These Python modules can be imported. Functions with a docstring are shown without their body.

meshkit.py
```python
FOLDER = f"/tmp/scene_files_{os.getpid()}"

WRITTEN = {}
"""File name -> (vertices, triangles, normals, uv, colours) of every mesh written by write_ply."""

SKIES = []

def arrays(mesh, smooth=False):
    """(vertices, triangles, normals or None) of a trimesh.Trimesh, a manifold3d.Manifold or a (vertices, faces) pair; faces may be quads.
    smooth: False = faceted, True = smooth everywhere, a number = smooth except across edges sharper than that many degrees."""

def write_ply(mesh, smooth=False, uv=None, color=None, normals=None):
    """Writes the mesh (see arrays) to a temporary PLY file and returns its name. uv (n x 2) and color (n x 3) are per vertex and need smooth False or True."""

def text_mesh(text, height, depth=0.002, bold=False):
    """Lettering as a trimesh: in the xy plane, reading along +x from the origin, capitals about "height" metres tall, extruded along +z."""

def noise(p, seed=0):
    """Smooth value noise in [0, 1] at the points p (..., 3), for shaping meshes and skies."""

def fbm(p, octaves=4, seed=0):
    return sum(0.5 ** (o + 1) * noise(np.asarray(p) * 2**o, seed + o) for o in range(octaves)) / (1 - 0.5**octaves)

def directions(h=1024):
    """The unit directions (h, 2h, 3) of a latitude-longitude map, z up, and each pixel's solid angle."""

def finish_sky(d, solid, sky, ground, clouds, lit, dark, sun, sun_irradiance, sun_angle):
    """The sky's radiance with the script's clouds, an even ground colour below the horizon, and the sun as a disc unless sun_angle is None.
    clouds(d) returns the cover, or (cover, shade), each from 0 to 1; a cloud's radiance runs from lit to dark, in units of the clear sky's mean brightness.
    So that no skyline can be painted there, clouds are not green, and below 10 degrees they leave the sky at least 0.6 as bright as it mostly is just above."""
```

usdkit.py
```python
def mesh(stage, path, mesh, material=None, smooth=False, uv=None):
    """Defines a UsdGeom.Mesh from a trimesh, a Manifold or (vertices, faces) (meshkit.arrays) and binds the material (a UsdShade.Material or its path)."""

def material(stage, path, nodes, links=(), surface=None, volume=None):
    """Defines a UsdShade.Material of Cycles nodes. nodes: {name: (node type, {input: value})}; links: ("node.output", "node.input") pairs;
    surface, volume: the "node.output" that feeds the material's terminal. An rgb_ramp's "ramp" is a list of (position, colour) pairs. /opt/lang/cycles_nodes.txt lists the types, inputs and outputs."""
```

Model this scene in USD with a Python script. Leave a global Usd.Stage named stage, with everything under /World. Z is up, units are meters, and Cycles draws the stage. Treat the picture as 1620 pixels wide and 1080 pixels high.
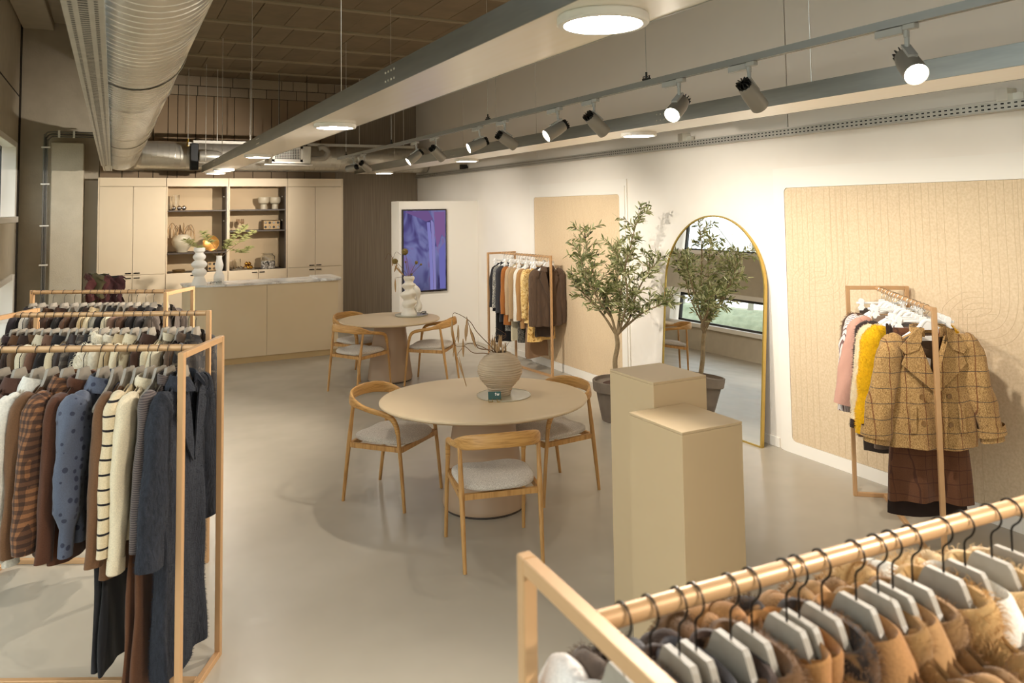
import math, random
import numpy as np, trimesh, usdkit, meshkit
from shapely.geometry import Polygon, LineString, Point
from shapely.ops import unary_union
from pxr import Usd, UsdGeom, UsdLux, UsdShade, Gf, Sdf, Vt

stage = Usd.Stage.CreateInMemory()
UsdGeom.Xform.Define(stage, '/World'); UsdGeom.Scope.Define(stage, '/World/Looks')
PI = math.pi

# ------------------------------------------------------------------ camera (fitted to the photograph's vanishing points)
EYE = np.array([0, 0, 2.1]); YAW, PITCH, ROLL = map(math.radians, (27.498, 3.335, -0.776))
FPX, PX, PY = 1220.31, 813.78, 257.8
fwd = np.array([math.sin(YAW)*math.cos(PITCH), math.cos(YAW)*math.cos(PITCH), math.sin(PITCH)])
rt = np.cross(fwd, [0, 0, 1]); rt /= np.linalg.norm(rt); up = np.cross(rt, fwd)
rt, up = math.cos(ROLL)*rt+math.sin(ROLL)*up, -math.sin(ROLL)*rt+math.cos(ROLL)*up
cam = UsdGeom.Camera.Define(stage, '/World/camera')
mm = 36.0/1620
cam.CreateHorizontalApertureAttr(36.0); cam.CreateVerticalApertureAttr(24.0)
cam.CreateFocalLengthAttr(FPX*mm)
cam.CreateHorizontalApertureOffsetAttr((810-PX)*mm); cam.CreateVerticalApertureOffsetAttr((PY-540)*mm)
cam.CreateFStopAttr(4.0); cam.CreateFocusDistanceAttr(5.6); cam.CreateClippingRangeAttr((0.05, 300.0))
cam.AddTransformOp().Set(Gf.Matrix4d(*rt, 0, *up, 0, *(-fwd), 0, *EYE, 1))
cam.CreateExposureAttr(0.93)

# ------------------------------------------------------------------ daylight: an even overcast sky outside the windows
SKY, SPOT, SPOT2, LED = 0.52, 2.5, 6.2, 31.0
WARM = (1.0, 0.93, 0.83); WARM2 = (1.0, 0.94, 0.855)
dome = UsdLux.DomeLight.Define(stage, '/World/sky'); dome.CreateIntensityAttr(SKY); dome.CreateColorAttr(Gf.Vec3f(0.96, 0.98, 1.0))

# ------------------------------------------------------------------ helpers
COUNT, PROTO = {}, {}
def numbered(parent, name):
    k = COUNT.get((parent, name), 0); COUNT[(parent, name)] = k+1
    return f'{parent}/{name}' + (f'_{k:03d}' if k else '')
def tag(p, label=None, cat=None, group=None, kind=None):
    for k, v in (('label', label), ('category', cat), ('group', group), ('kind', kind)):
        if v: p.SetCustomDataByKey(k, v)
    return p
def ppath(parent): return '/World' if parent is None else str(parent.GetPath())
def obj(name, mesh, mat, parent=None, label=None, cat=None, group=None, kind=None, smooth=35):
    p = usdkit.mesh(stage, numbered(ppath(parent), name), mesh, mat, smooth).GetPrim()
    return tag(p, label, cat, group, kind)
def thing(name, label, cat, loc=(0, 0, 0), rz=0, group=None):
    x = UsdGeom.Xform.Define(stage, numbered('/World', name)); x.AddTranslateOp().Set(Gf.Vec3d(*map(float, loc)))
    x.AddRotateZOp().Set(math.degrees(rz))
    return tag(x.GetPrim(), label, cat, group)
def dup(src, name, label, cat, loc, rz=0, group=None):
    t = thing(name, label, cat, loc, rz, group)
    t.GetReferences().AddInternalReference(src.GetPath()); t.SetInstanceable(True)
    return t
def struct(name, mesh, mat, parent=None, smooth=35, label=None, cat=None):
    return obj(name, mesh, mat, parent, kind='structure' if parent is None else None, smooth=smooth, label=label, cat=cat)

def cat(*ms):
    ms = [m for m in ms if m is not None]
    return trimesh.util.concatenate([trimesh.Trimesh(*m, process=False) if isinstance(m, tuple) else m for m in ms])
def bx(x0, x1, y0, y1, z0, z1, b=0.0):
    if b <= 0:
        m = trimesh.creation.box([x1-x0, y1-y0, z1-z0]); m.apply_translation([(x0+x1)/2, (y0+y1)/2, (z0+z1)/2]); return m
    pts = []
    for X, sx in ((x0, 1), (x1, -1)):
        for Y, sy in ((y0, 1), (y1, -1)):
            for Z, sz in ((z0, 1), (z1, -1)):
                pts += [(X, Y+sy*b, Z+sz*b), (X+sx*b, Y, Z+sz*b), (X+sx*b, Y+sy*b, Z)]
    return trimesh.convex.convex_hull(np.array(pts))
def rotz(m, a, c=(0, 0, 0)):
    m = m.copy(); m.apply_transform(trimesh.transformations.rotation_matrix(a, [0, 0, 1], c)); return m
def rot(m, a, ax, c=(0, 0, 0)):
    m = m.copy(); m.apply_transform(trimesh.transformations.rotation_matrix(a, ax, c)); return m
def mv(m, *d):
    m = m.copy(); m.apply_translation(d); return m
def quads(grid, wu=False, wv=False):
    """(r, c, 3) grid of points -> mesh; wu wraps rows, wv wraps columns"""
    r, c = grid.shape[:2]; i = np.arange(r*c).reshape(r, c)
    ii = np.vstack([i, i[:1]]) if wu else i
    ii = np.hstack([ii, ii[:, :1]]) if wv else ii
    a, b, d, e = ii[:-1, :-1], ii[:-1, 1:], ii[1:, 1:], ii[1:, :-1]
    f = np.vstack([np.stack([a, b, d], -1).reshape(-1, 3), np.stack([a, d, e], -1).reshape(-1, 3)])
    return trimesh.Trimesh(grid.reshape(-1, 3), f, process=False)
def capped(rings):
    """closed loft through rings (r, n, 3), both ends capped by fans"""
    g = np.asarray(rings, float); m = quads(g, wv=True); n = g.shape[1]; v = list(m.vertices); f = list(m.faces)
    for row, flip in ((0, False), (g.shape[0]-1, True)):
        c = len(v); v.append(g[row].mean(0))
        for k in range(n):
            a, b = row*n+k, row*n+(k+1) % n
            f.append([c, b, a] if not flip else [c, a, b])
    return trimesh.Trimesh(np.array(v), np.array(f), process=False)
def spline(P, n=24):
    P = np.asarray(P, float)
    if len(P) < 3: return np.linspace(P[0], P[-1], n)
    Q = np.vstack([2*P[0]-P[1], P, 2*P[-1]-P[-2]]); out = []
    t = np.linspace(0, len(P)-1, n); k = np.minimum(t.astype(int), len(P)-2); u = (t-k)[:, None]
    a, b, c, d = Q[k], Q[k+1], Q[k+2], Q[k+3]
    return .5*(2*b+(c-a)*u+(2*a-5*b+4*c-d)*u**2+(3*b-a-3*c+d)*u**3)
def frames(P, n0=None, closed=False):
    T = np.gradient(P, axis=0); T /= np.linalg.norm(T, axis=1, keepdims=True)+1e-12
    n = np.array(n0 if n0 is not None else ([0, 0, 1] if abs(T[0][2]) < .9 else [1, 0, 0]), float)
    N = []
    for t in T:
        n = n-t*(n@t); n /= np.linalg.norm(n)+1e-12; N.append(n)
    N = np.array(N); return T, N, np.cross(T, N)
def tube(P, r, n=8, rb=None, n0=None, power=1.0, cap=True):
    """swept tube; r, rb (arrays or numbers): half-extent along the normal and along the binormal"""
    P = np.asarray(P, float); T, N, B = frames(P, n0); k = len(P)
    r = np.broadcast_to(np.asarray(r, float), k); rb = r if rb is None else np.broadcast_to(np.asarray(rb, float), k)
    a = np.arange(n)*2*PI/n; ca, sa = np.cos(a), np.sin(a)
    if power != 1: ca, sa = np.sign(ca)*abs(ca)**power, np.sign(sa)*abs(sa)**power
    g = P[:, None]+N[:, None]*(r[:, None]*ca)[..., None]+B[:, None]*(rb[:, None]*sa)[..., None]
    return capped(g) if cap else quads(g, wv=True)
def rod(a, b, r, n=10, r2=None):
    return tube([a, b], [r, r if r2 is None else r2], n)
def bar(a, b, w, h=None, n0=None):
    """square bar from a to b"""
    a, b = np.array(a, float), np.array(b, float)
    h = w if h is None else h; T, N, B = frames(np.array([a, b]), n0)
    sq = [(1, 1), (-1, 1), (-1, -1), (1, -1)]
    bevel = .08
    pr = []
    for sx, sy in sq: pr.append((sx*w/2, sy*h/2))
    g = [[p+N[i]*x+B[i]*y for x, y in pr] for i, p in enumerate((a, b))]
    return capped(np.array(g))
def lathe(prof, n=40, sx=1, sy=1, cap=True):
    prof = np.asarray(prof, float); a = np.arange(n)*2*PI/n
    g = np.stack([prof[:, :1]*np.cos(a)*sx, prof[:, :1]*np.sin(a)*sy, np.repeat(prof[:, 1:], n, 1)], -1)
    return capped(g) if cap else quads(g, wv=True)
def slab(poly, z0, z1):
    ms = []
    for g in getattr(poly, 'geoms', [poly]):
        m = trimesh.creation.extrude_polygon(g, z1-z0, engine='earcut'); m.apply_translation([0, 0, z0]); ms.append(m)
    return cat(*ms)
def noise3(p, s, seed=0): return meshkit.fbm(np.asarray(p)*s, 3, seed)-.5

# ------------------------------------------------------------------ materials
def lin(c): return tuple(((x/255)/12.92 if x/255 <= .04045 else ((x/255+.055)/1.055)**2.4) for x in c)
LOOKS = {}
def M(name, col, rough=.5, metal=0, col2=None, nscale=8, bump=0, bscale=60, bdist=.01, stretch=(1, 1, 1), **kw):
    """plain or two-tone (noise) principled material"""
    if name in LOOKS: return LOOKS[name]
    nodes = {'p': ('principled_bsdf', dict(roughness=rough, metallic=metal, base_color=lin(col), **kw)),
             't': ('texture_coordinate', {}), 'm': ('mapping', {'scale': stretch})}
    links = [('t.object', 'm.vector')]
    if col2 is not None:
        nodes['n'] = ('noise_texture', {'scale': float(nscale), 'detail': 4.0, 'roughness': .6})
        nodes['r'] = ('rgb_ramp', {'ramp': [(.3, lin(col)), (.7, lin(col2))]})
        links += [('m.vector', 'n.vector'), ('n.fac', 'r.fac'), ('r.color', 'p.base_color')]
    if bump:
        nodes['bn'] = ('noise_texture', {'scale': float(bscale), 'detail': 3.0}); nodes['b'] = ('bump', {'strength': float(bump), 'distance': float(bdist)})
        links += [('m.vector', 'bn.vector'), ('bn.fac', 'b.height'), ('b.normal', 'p.normal')]
    LOOKS[name] = usdkit.material(stage, '/World/Looks/'+name, nodes, links, 'p.BSDF'); return LOOKS[name]
def emit(name, col, strength):
    if name not in LOOKS:
        LOOKS[name] = usdkit.material(stage, '/World/Looks/'+name, {'e': ('emission', {'color': col, 'strength': float(strength)})}, [], 'e.emission')
    return LOOKS[name]
def glass(name, col=(1, 1, 1), rough=0.0, ior=1.45):
    if name not in LOOKS:
        LOOKS[name] = usdkit.material(stage, '/World/Looks/'+name, {'p': ('principled_bsdf', dict(base_color=col, roughness=rough, transmission_weight=1.0, ior=ior))}, [], 'p.BSDF')
    return LOOKS[name]
def pane(name, tint=(1, 1, 1)):
    if name not in LOOKS:
        LOOKS[name] = usdkit.material(stage, '/World/Looks/'+name, {'t': ('transparent_bsdf', {'color': tint}), 'g': ('glossy_bsdf', {'roughness': 0.02, 'color': (1, 1, 1)}), 'x': ('mix_closure', {'fac': .06})},
            [('t.BSDF', 'x.closure1'), ('g.BSDF', 'x.closure2')], 'x.closure')
    return LOOKS[name]
# ================================================================== the room
XW, YB, XL = 5.16, 13.95, -1.3
floor_m = usdkit.material(stage, '/World/Looks/poured_floor', {
    'p': ('principled_bsdf', {'specular_ior_level': .5}), 't': ('texture_coordinate', {}),
    'n': ('noise_texture', {'scale': .9, 'detail': 5.0, 'roughness': .55}), 'r': ('rgb_ramp', {'ramp': [(.3, lin((172, 162, 145))), (.7, lin((177, 167, 150)))]}),
    'n2': ('noise_texture', {'scale': 2.2, 'detail': 3.0}), 'rr': ('map_range', {'from_min': .3, 'from_max': .7, 'to_min': .27, 'to_max': .33}),
    'n3': ('noise_texture', {'scale': 3.0, 'detail': 2.0}), 'b': ('bump', {'strength': .03, 'distance': .01})},
    [('t.object', 'n.vector'), ('n.fac', 'r.fac'), ('r.color', 'p.base_color'), ('t.object', 'n2.vector'), ('n2.fac', 'rr.value'), ('rr.result', 'p.roughness'), ('t.object', 'n3.vector'), ('n3.fac', 'b.height'), ('b.normal', 'p.normal')], 'p.BSDF')
plaster = M('white_plaster', (240, 231, 218), .6, col2=(243, 235, 223), nscale=2, bump=.05, bscale=150)
white_paint = M('white_paint', (243, 236, 224), .45)
concrete = M('raw_concrete', (182, 170, 149), .85, col2=(196, 184, 163), nscale=3.5, bump=.35, bscale=45, bdist=.006)
concrete_light = M('pale_concrete', (194, 182, 160), .85, col2=(204, 192, 170), nscale=5, bump=.5, bscale=70, bdist=.006)
concrete_dark = M('ceiling_concrete', (118, 103, 82), .9, col2=(138, 121, 97), nscale=2.2, bump=.3, bscale=60)
rib_m = M('ceiling_rib', (152, 136, 110), .85)
cladding = M('grey_cladding', (246, 236, 222), .6, col2=(248, 238, 224), nscale=3, bump=.05, bscale=200)
back_panel_m = M('back_wall_panel', (140, 116, 88), .7, col2=(146, 122, 94), nscale=3)
galv = M('galvanised_steel', (212, 206, 193), .34, .75, col2=(228, 222, 209), nscale=7, stretch=(1, .25, 1))
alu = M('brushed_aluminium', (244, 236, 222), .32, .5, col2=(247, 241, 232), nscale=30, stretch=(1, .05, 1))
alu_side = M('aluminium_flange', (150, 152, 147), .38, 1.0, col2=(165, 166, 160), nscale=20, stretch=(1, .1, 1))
dark_steel = M('dark_steel', (52, 49, 46), .45, .6)
black = M('black_plastic', (18, 17, 16), .4)
joint_m = M('dark_joint', (58, 50, 42), .9)
taupe_wall = usdkit.material(stage, '/World/Looks/taupe_wallcovering', {'p': ('principled_bsdf', {'roughness': .8}), 't': ('texture_coordinate', {}), 'm': ('mapping', {'scale': (60, 1, 1.2)}),
    'n': ('noise_texture', {'scale': 1.0, 'detail': 4.0}), 'r': ('rgb_ramp', {'ramp': [(.3, lin((130, 115, 96))), (.7, lin((152, 136, 116)))]}), 'b': ('bump', {'strength': .2, 'distance': .004})},
    [('t.object', 'm.vector'), ('m.vector', 'n.vector'), ('n.fac', 'r.fac'), ('r.color', 'p.base_color'), ('n.fac', 'b.height'), ('b.normal', 'p.normal')], 'p.BSDF')

struct('floor', bx(XL-.3, XW+.3, -3.3, YB+.3, -.1, 0), floor_m)
# right wall: white plaster below, seamed grey cladding sheets above the tray
wr = struct('wall_right', bx(XW, XW+.25, -3.3, YB+.3, 0, 4.7), plaster)
yy = [-3.0, 0.34, 4.765, 9.195, 11.68, 13.93]
for a, b in zip(yy, yy[1:]):
    obj('cladding_sheet', bx(XW-.03, XW+.01, a+.006, b-.006, 2.76, 4.395, .004), cladding, wr, smooth=False)
obj('joint', bx(XW-.012, XW+.01, -3, 13.94, 2.77, 4.38), joint_m, wr)
obj('bottom_bead', bx(XW-.036, XW+.01, -3, 13.94, 2.74, 2.76), plaster, wr)
struct('wall_rear', bx(XL-.3, XW+.3, -3.3, -3.05, 0, 5.3), plaster)
# back wall
wb = struct('wall_back', bx(XL-.3, XW+.3, YB, YB+.25, 0, 5.3), concrete)
obj('wallcovering', bx(3.58, 5.155, YB-.02, YB, 0, 2.83), taupe_wall, wb, smooth=False)
obj('wallcovering', bx(3.58, 5.155, YB-.02, YB, 2.83, 4.06), taupe_wall, wb, smooth=False)
random.seed(4); x = -.2
edges = [-.2, .12, .36, .572, .79, .935, 1.218, 1.5, 1.83, 2.14, 2.45, 2.72, 3.02, 3.3, 3.578]
for a, b in zip(edges, edges[1:]):
    obj('wall_panel', bx(a+.005, b-.005, YB-.03, YB+.01, 2.55, 4.06, .003), back_panel_m, wb, smooth=False)
for row, (z0, z1, off) in enumerate(((4.065, 4.225, 0), (4.23, 4.395, .2))):
    x = -.2-off
    while x < 5.15:
        w = random.choice([.3, .44, .52, .2])
        obj('concrete_block', bx(max(x, -.2)+.006, min(x+w, 5.15)-.006, YB-.035, YB+.01, z0+.004, z1-.004), M('block_%d' % random.randrange(3), [(152, 134, 112), (164, 146, 122), (143, 126, 104)][random.randrange(3)], .85, bump=.3, bscale=50), wb, smooth=False)
        x += w
obj('joint', bx(-.2, 5.15, YB-.008, YB+.01, 2.5, 4.395), joint_m, wb)
obj('dark_strip', bx(-.2, 3.578, YB-.028, YB, 2.35, 2.55), M('lilac_grey', (166, 152, 140), .6), wb)
# ceiling: concrete blocks between pale ribs
ce = struct('ceiling', bx(-.1, XW+.3, -3.3, YB+.3, 4.46, 4.7), joint_m)
ribs = [14.05]+[13.156-1.135*k for k in range(15)]
random.seed(7)
CB = [M('ceiling_block_%d' % k, c, .9, col2=tuple(int(v*1.1) for v in c), nscale=3, bump=.35, bscale=50) for k, c in enumerate([(120, 103, 80), (117, 100, 78), (124, 107, 84)])]
for k, (y1, y0) in enumerate(zip(ribs, ribs[1:])):
    if y1 < 2: break
    obj('rib', bx(-.1, XW-.02, y0-.035, y0+.035, 4.375, 4.47, .008), rib_m, ce, smooth=False)
    x = -.1+(.19 if k % 2 else 0)*random.uniform(.7, 1)
    if y0 > 3.5:
        w = .39
        while x < XW-.05:
            j = random.uniform(-.004, .004)
            obj('ceiling_block', bx(x+.004, min(x+w, XW-.03)-.004, y0+.037, y1-.037, 4.402+j, 4.47), CB[random.randrange(3)], ce, smooth=False)
            for yj in (y0+.04, y1-.09):
                pass
            x += w
    else:
        obj('ceiling_block', bx(-.1, XW-.03, y0+.037, y1-.037, 4.402, 4.47), CB[0], ce, smooth=False)
struct('trim_1', bx(-.35, -.1, -3.3, YB+.2, 4.4, 5.3), concrete_dark)
cl = struct('ceiling_left', bx(XL-.3, -.3, -3.3, YB+.3, 5.1, 5.3), concrete)
obj('soffit_beam', bx(XL+.02, -.86, 9.5, YB, 4.98, 5.11, .01), concrete_light, cl)
# left wall with two ribbon windows
WS = 5.5
wl = struct('wall_left', bx(XL-.25, XL, WS, YB+.2, 0, .52), concrete_light)
WY1 = 13.45
for z0, z1 in ((1.18, 2.05), (3.12, 5.2)):
    obj('wall_band', bx(XL-.25, XL, WS, YB+.2, z0, z1), concrete_light, wl, smooth=False)
for z0, z1 in ((.52, 1.18), (2.05, 3.12)):
    obj('wall_pier', bx(XL-.25, XL, WY1, YB+.2, z0, z1), concrete_light, wl, smooth=False)
obj('panel_joint', bx(XL-.01, XL+.004, -3, YB, 3.9, 3.92), joint_m, wl)
pane_m = pane('window_glass', (.93, .97, .97)); frame_dark = M('dark_window_frame', (44, 42, 40), .4)
for k, (z0, z1) in enumerate(((.52, 1.18), (2.05, 3.12))):
    w = thing('window_%d' % (k+1), None, None); tag(w, kind='structure')
    obj('sill', bx(XL-.24, XL+.07, WS, WY1, z0-.06, z0+.025, .006), white_paint, w)
    obj('head', bx(XL-.24, XL+.02, WS, WY1, z1-.03, z1+.06, .006), white_paint, w)
    obj('reveal', bx(XL-.24, XL+.03, WY1-.05, WY1+.13, z0-.05, z1+.05, .006), white_paint, w)
    for y0 in np.arange(WS, WY1-.3, 2.6):
        y1 = min(y0+2.6, WY1-.05)
        fr = cat(bx(XL-.2, XL-.14, y0, y1, z0+.02, z0+.07), bx(XL-.2, XL-.14, y0, y1, z1-.08, z1-.03), bx(XL-.2, XL-.14, y0, y0+.05, z0, z1), bx(XL-.2, XL-.14, y1-.05, y1, z0, z1))
        obj('window_frame', fr, frame_dark, w, smooth=False)
        obj('pane', bx(XL-.175, XL-.165, y0+.04, y1-.04, z0+.05, z1-.05), pane_m, w, smooth=False)
w = thing('window_3', None, None); tag(w, kind='structure')     # shop front beside the camera, beyond the picture
for y0 in (-3.05, -.9, 1.25, 3.4):
    y1 = y0+2.1
    obj('window_frame', cat(bx(XL-.2, XL-.12, y0, y1, 0, .08), bx(XL-.2, XL-.12, y0, y1, 4.85, 4.95), bx(XL-.2, XL-.12, y0, y0+.06, 0, 4.9), bx(XL-.2, XL-.12, y1-.06, y1, 0, 4.9)), frame_dark, w, smooth=False)
    obj('pane', bx(XL-.165, XL-.155, y0+.05, y1-.05, .07, 4.86), pane_m, w, smooth=False)
obj('lintel', bx(XL-.25, XL, -3.3, WS, 4.93, 5.15), concrete_light, w)
# raw concrete pier and its corner trim
pier = struct('trim_2', bx(-.835, -.405, 13.45, YB+.05, 0, 3.18, .012), concrete_light)
struct('trim_3', bx(-.40, -.2, 13.84, YB+.01, 0, 2.62), M('pale_grey_paint', (222, 216, 202), .7))
struct('trim_4', bx(-1.30, -1.275, 13.9, YB+.01, 0, 5.1), joint_m)
# white box wall with the screen
bxw = struct('trim_5', bx(3.852, XW, 11.2, 11.58, 0, 2.225, .004), white_paint)
obj('edge_bead', bx(3.846, 3.864, 11.193, 11.2, 0, 2.225), white_paint, bxw)
# baseboard along the right wall and picture-frame mouldings
struct('baseboard_right', cat(bx(XW-.014, XW, -3, 2.0, 0, .085, .003), bx(XW-.014, XW, 4.99, 7.1, 0, .085, .003), bx(XW-.014, XW, 9.5, 11.2, 0, .085, .003)), white_paint, smooth=False)
felt = usdkit.material(stage, '/World/Looks/beige_felt', {'p': ('principled_bsdf', {'roughness': .95, 'specular_ior_level': .15}), 't': ('texture_coordinate', {}),
    'n': ('noise_texture', {'scale': 60.0, 'detail': 4.0}), 'r': ('rgb_ramp', {'ramp': [(.3, lin((208, 184, 150))), (.7, lin((222, 200, 168)))]}), 'b': ('bump', {'strength': .25, 'distance': .004})},
    [('t.object', 'n.vector'), ('n.fac', 'r.fac'), ('r.color', 'p.base_color'), ('n.fac', 'b.height'), ('b.normal', 'p.normal')], 'p.BSDF')
felt_rib = usdkit.material(stage, '/World/Looks/beige_ribbed_felt', {'p': ('principled_bsdf', {'roughness': .95, 'specular_ior_level': .15}), 't': ('texture_coordinate', {}), 'w': ('wave_texture', {'bands_direction': 'y', 'scale': 12.0, 'distortion': 1.0, 'detail': 2.0}),
    'n': ('noise_texture', {'scale': 50.0, 'detail': 4.0}), 'r': ('rgb_ramp', {'ramp': [(.3, lin((214, 188, 152))), (.7, lin((222, 198, 164)))]}), 'b': ('bump', {'strength': .3, 'distance': .006})},
    [('t.object', 'w.vector'), ('t.object', 'n.vector'), ('n.fac', 'r.fac'), ('r.color', 'p.base_color'), ('w.fac', 'b.height'), ('b.normal', 'p.normal')], 'p.BSDF')
groove = M('felt_groove', (206, 182, 148), .95)
def yzslab(poly, x0, x1):
    m = slab(poly, 0, x1-x0)          # (y, z) polygon extruded along x
    v = m.vertices; m.vertices = np.stack([x0+v[:, 2], v[:, 0], v[:, 1]], 1); m.invert(); return m
def wall_panel(name, ya, yb, z0, z1, lab, mat):
    t = thing(name, lab, 'wall panel')
    pol = Polygon([(ya, z0), (yb, z0), (yb, z1), (ya, z1)])
    inner = pol.buffer(-.04).buffer(.04)
    outer = Polygon([(ya-.10, 0), (yb+.10, 0), (yb+.10, z1+.095), (ya-.10, z1+.095)])
    obj('frame', yzslab(outer.difference(inner), XW-.028, XW), white_paint, t, smooth=20)
    o2 = Polygon([(ya-.13, 0.0), (yb+.13, 0.0), (yb+.13, z1+.17), (ya-.13, z1+.17)])
    obj('moulding', yzslab(o2.difference(outer.buffer(-.001)), XW-.015, XW), white_paint, t, smooth=20)
    obj('felt_panel', yzslab(inner.buffer(-.002), XW-.022, XW), mat, t, smooth=20)
    return t
pf = wall_panel('felt_wall_panel', 7.28, 9.30, .1, 2.242, 'narrow beige ribbed felt panel in white frame behind the farther clothes rack by the wall', felt_rib)
pn = wall_panel('felt_wall_panel', 1.0, 4.836, .1, 2.242, 'wide beige felt panel with engraved line loops right of the arched mirror', felt)
def seg_strip(pts, w=.0022, h=.004):
    return tube(spline(pts, max(6, 4*len(pts))), w, 5)
lines = []
xg = XW-.0215
def P(y, z): return (xg, y, z)
for g, (yc, zt, n) in enumerate(((4.76, 1.62, 5), (4.42, 1.57, 5), (3.62, 1.60, 5), (3.15, 1.45, 6), (2.5, 1.55, 6))):
    for k in range(n):
        y = yc-.055*k
        if g in (1, 3):   # lines turning to the left (far side) in arcs
            r = .07+.05*k
            lines.append(seg_strip([P(y, 2.24), P(y, 1.9), P(y, zt), P(y+.3*r, zt-.75*r), P(y+r, zt-r), P(y+r+.12, zt-r-.015)]))
        else:
            lines.append(seg_strip([P(y, 2.24), P(y, 1.7), P(y, 1.55-.03*k)]))
for yc, n, zt in ((4.78, 5, 1.42), (3.45, 5, 1.30), (2.4, 5, 1.3)):
    for k in range(n):
        y, r = yc-.06*k, .20-.035*k
        lines.append(seg_strip([P(y-r-.08, zt+r), P(y-.75*r, zt+.9*r), P(y-.2*r, zt+.5*r), P(y, zt), P(y, .9), P(y, .105)]))
for y in (4.36, 4.30, 4.24, 4.10, 4.02, 3.96, 3.9, 3.84, 3.74, 3.66, 3.3, 2.9, 2.84, 2.7):
    lines.append(seg_strip([P(y, 2.24), P(y, 1.4), P(y, .105)]))
obj('engraved_line', cat(*lines), groove, pn, kind='stuff')

# ------------------------------------------------------------------ ceiling services
def perforated(L0, L1, width, rows, pitch, hole, up_flange=.03, seed=0):
    """cable tray along +y: plate in z=0 with real holes; rows = [(x centre, hole half width)]"""
    qs = []
    xs = sorted([-width/2, width/2]+[v for c, h in rows for v in (c-h, c+h)])
    y = L0
    def q(x0, x1, y0, y1): qs.append([(x0, y0, 0), (x1, y0, 0), (x1, y1, 0), (x0, y1, 0)])
    solid = [(a, b) for a, b in zip(xs, xs[1:]) if not any(abs((a+b)/2-c) < h for c, h in rows)]
    for a, b in solid: q(a, b, L0, L1)
    while y < L1:
        for c, h in rows: q(c-h, c+h, y, min(y+pitch-hole, L1))
        y += pitch
    g = np.array(qs, float).reshape(-1, 3); f = np.arange(len(g)).reshape(-1, 4)
    m = trimesh.Trimesh(g, np.vstack([f[:, [0, 1, 2]], f[:, [0, 2, 3]]]), process=False)
    if up_flange:
        m = cat(m, bx(-width/2-.002, -width/2, L0, L1, 0, up_flange), bx(width/2, width/2+.002, L0, L1, 0, up_flange))
    return m
galv_tray = M('tray_steel', (186, 182, 172), .5, .7, col2=(200, 196, 186), nscale=10)
t = thing('cable_tray', 'wide perforated galvanised cable tray running beside the big spiral duct', 'cable tray', (-.087, 0, 2.71))
obj('tray_length', perforated(-1, 5.7, .108, [(-.034, .0055), (0, .013), (.034, .0055)], .030, .014), galv_tray, t, smooth=False)
obj('tray_length', mv(perforated(5.705, 11.2, .108, [(-.034, .0055), (0, .013), (.034, .0055)], .030, .014), 0, 0, 0), galv_tray, t, smooth=False)
e = perforated(0, 1.75, .108, [(-.034, .004), (.034, .004)], .05, .03)
obj('tray_length', mv(rot(e, .012, [1, 0, 0]), .012, 11.2, 0), galv_tray, t, smooth=False)
obj('cable_bed', bx(-.05, .05, -1, 11.1, .010, .016), black, t, smooth=False)
for y in (2.5, 6.5, 10.5):
    obj('threaded_rod', rod((-.046, y, 0), (-.046, y, .165), .004, 6), galv, t)
t = thing('cable_tray', 'narrow perforated cable tray fixed along the right wall above the white plaster', 'cable tray', (XW-.05, 0, 2.70))
side = perforated(-2.5, 13.7, .062, [(-.013, .0045), (.013, .0045)], .042, .02, 0)
obj('side_plate', mv(rot(side, PI/2, [0, 1, 0]), -.075, 0, .01), galv_tray, t, smooth=False)
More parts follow.
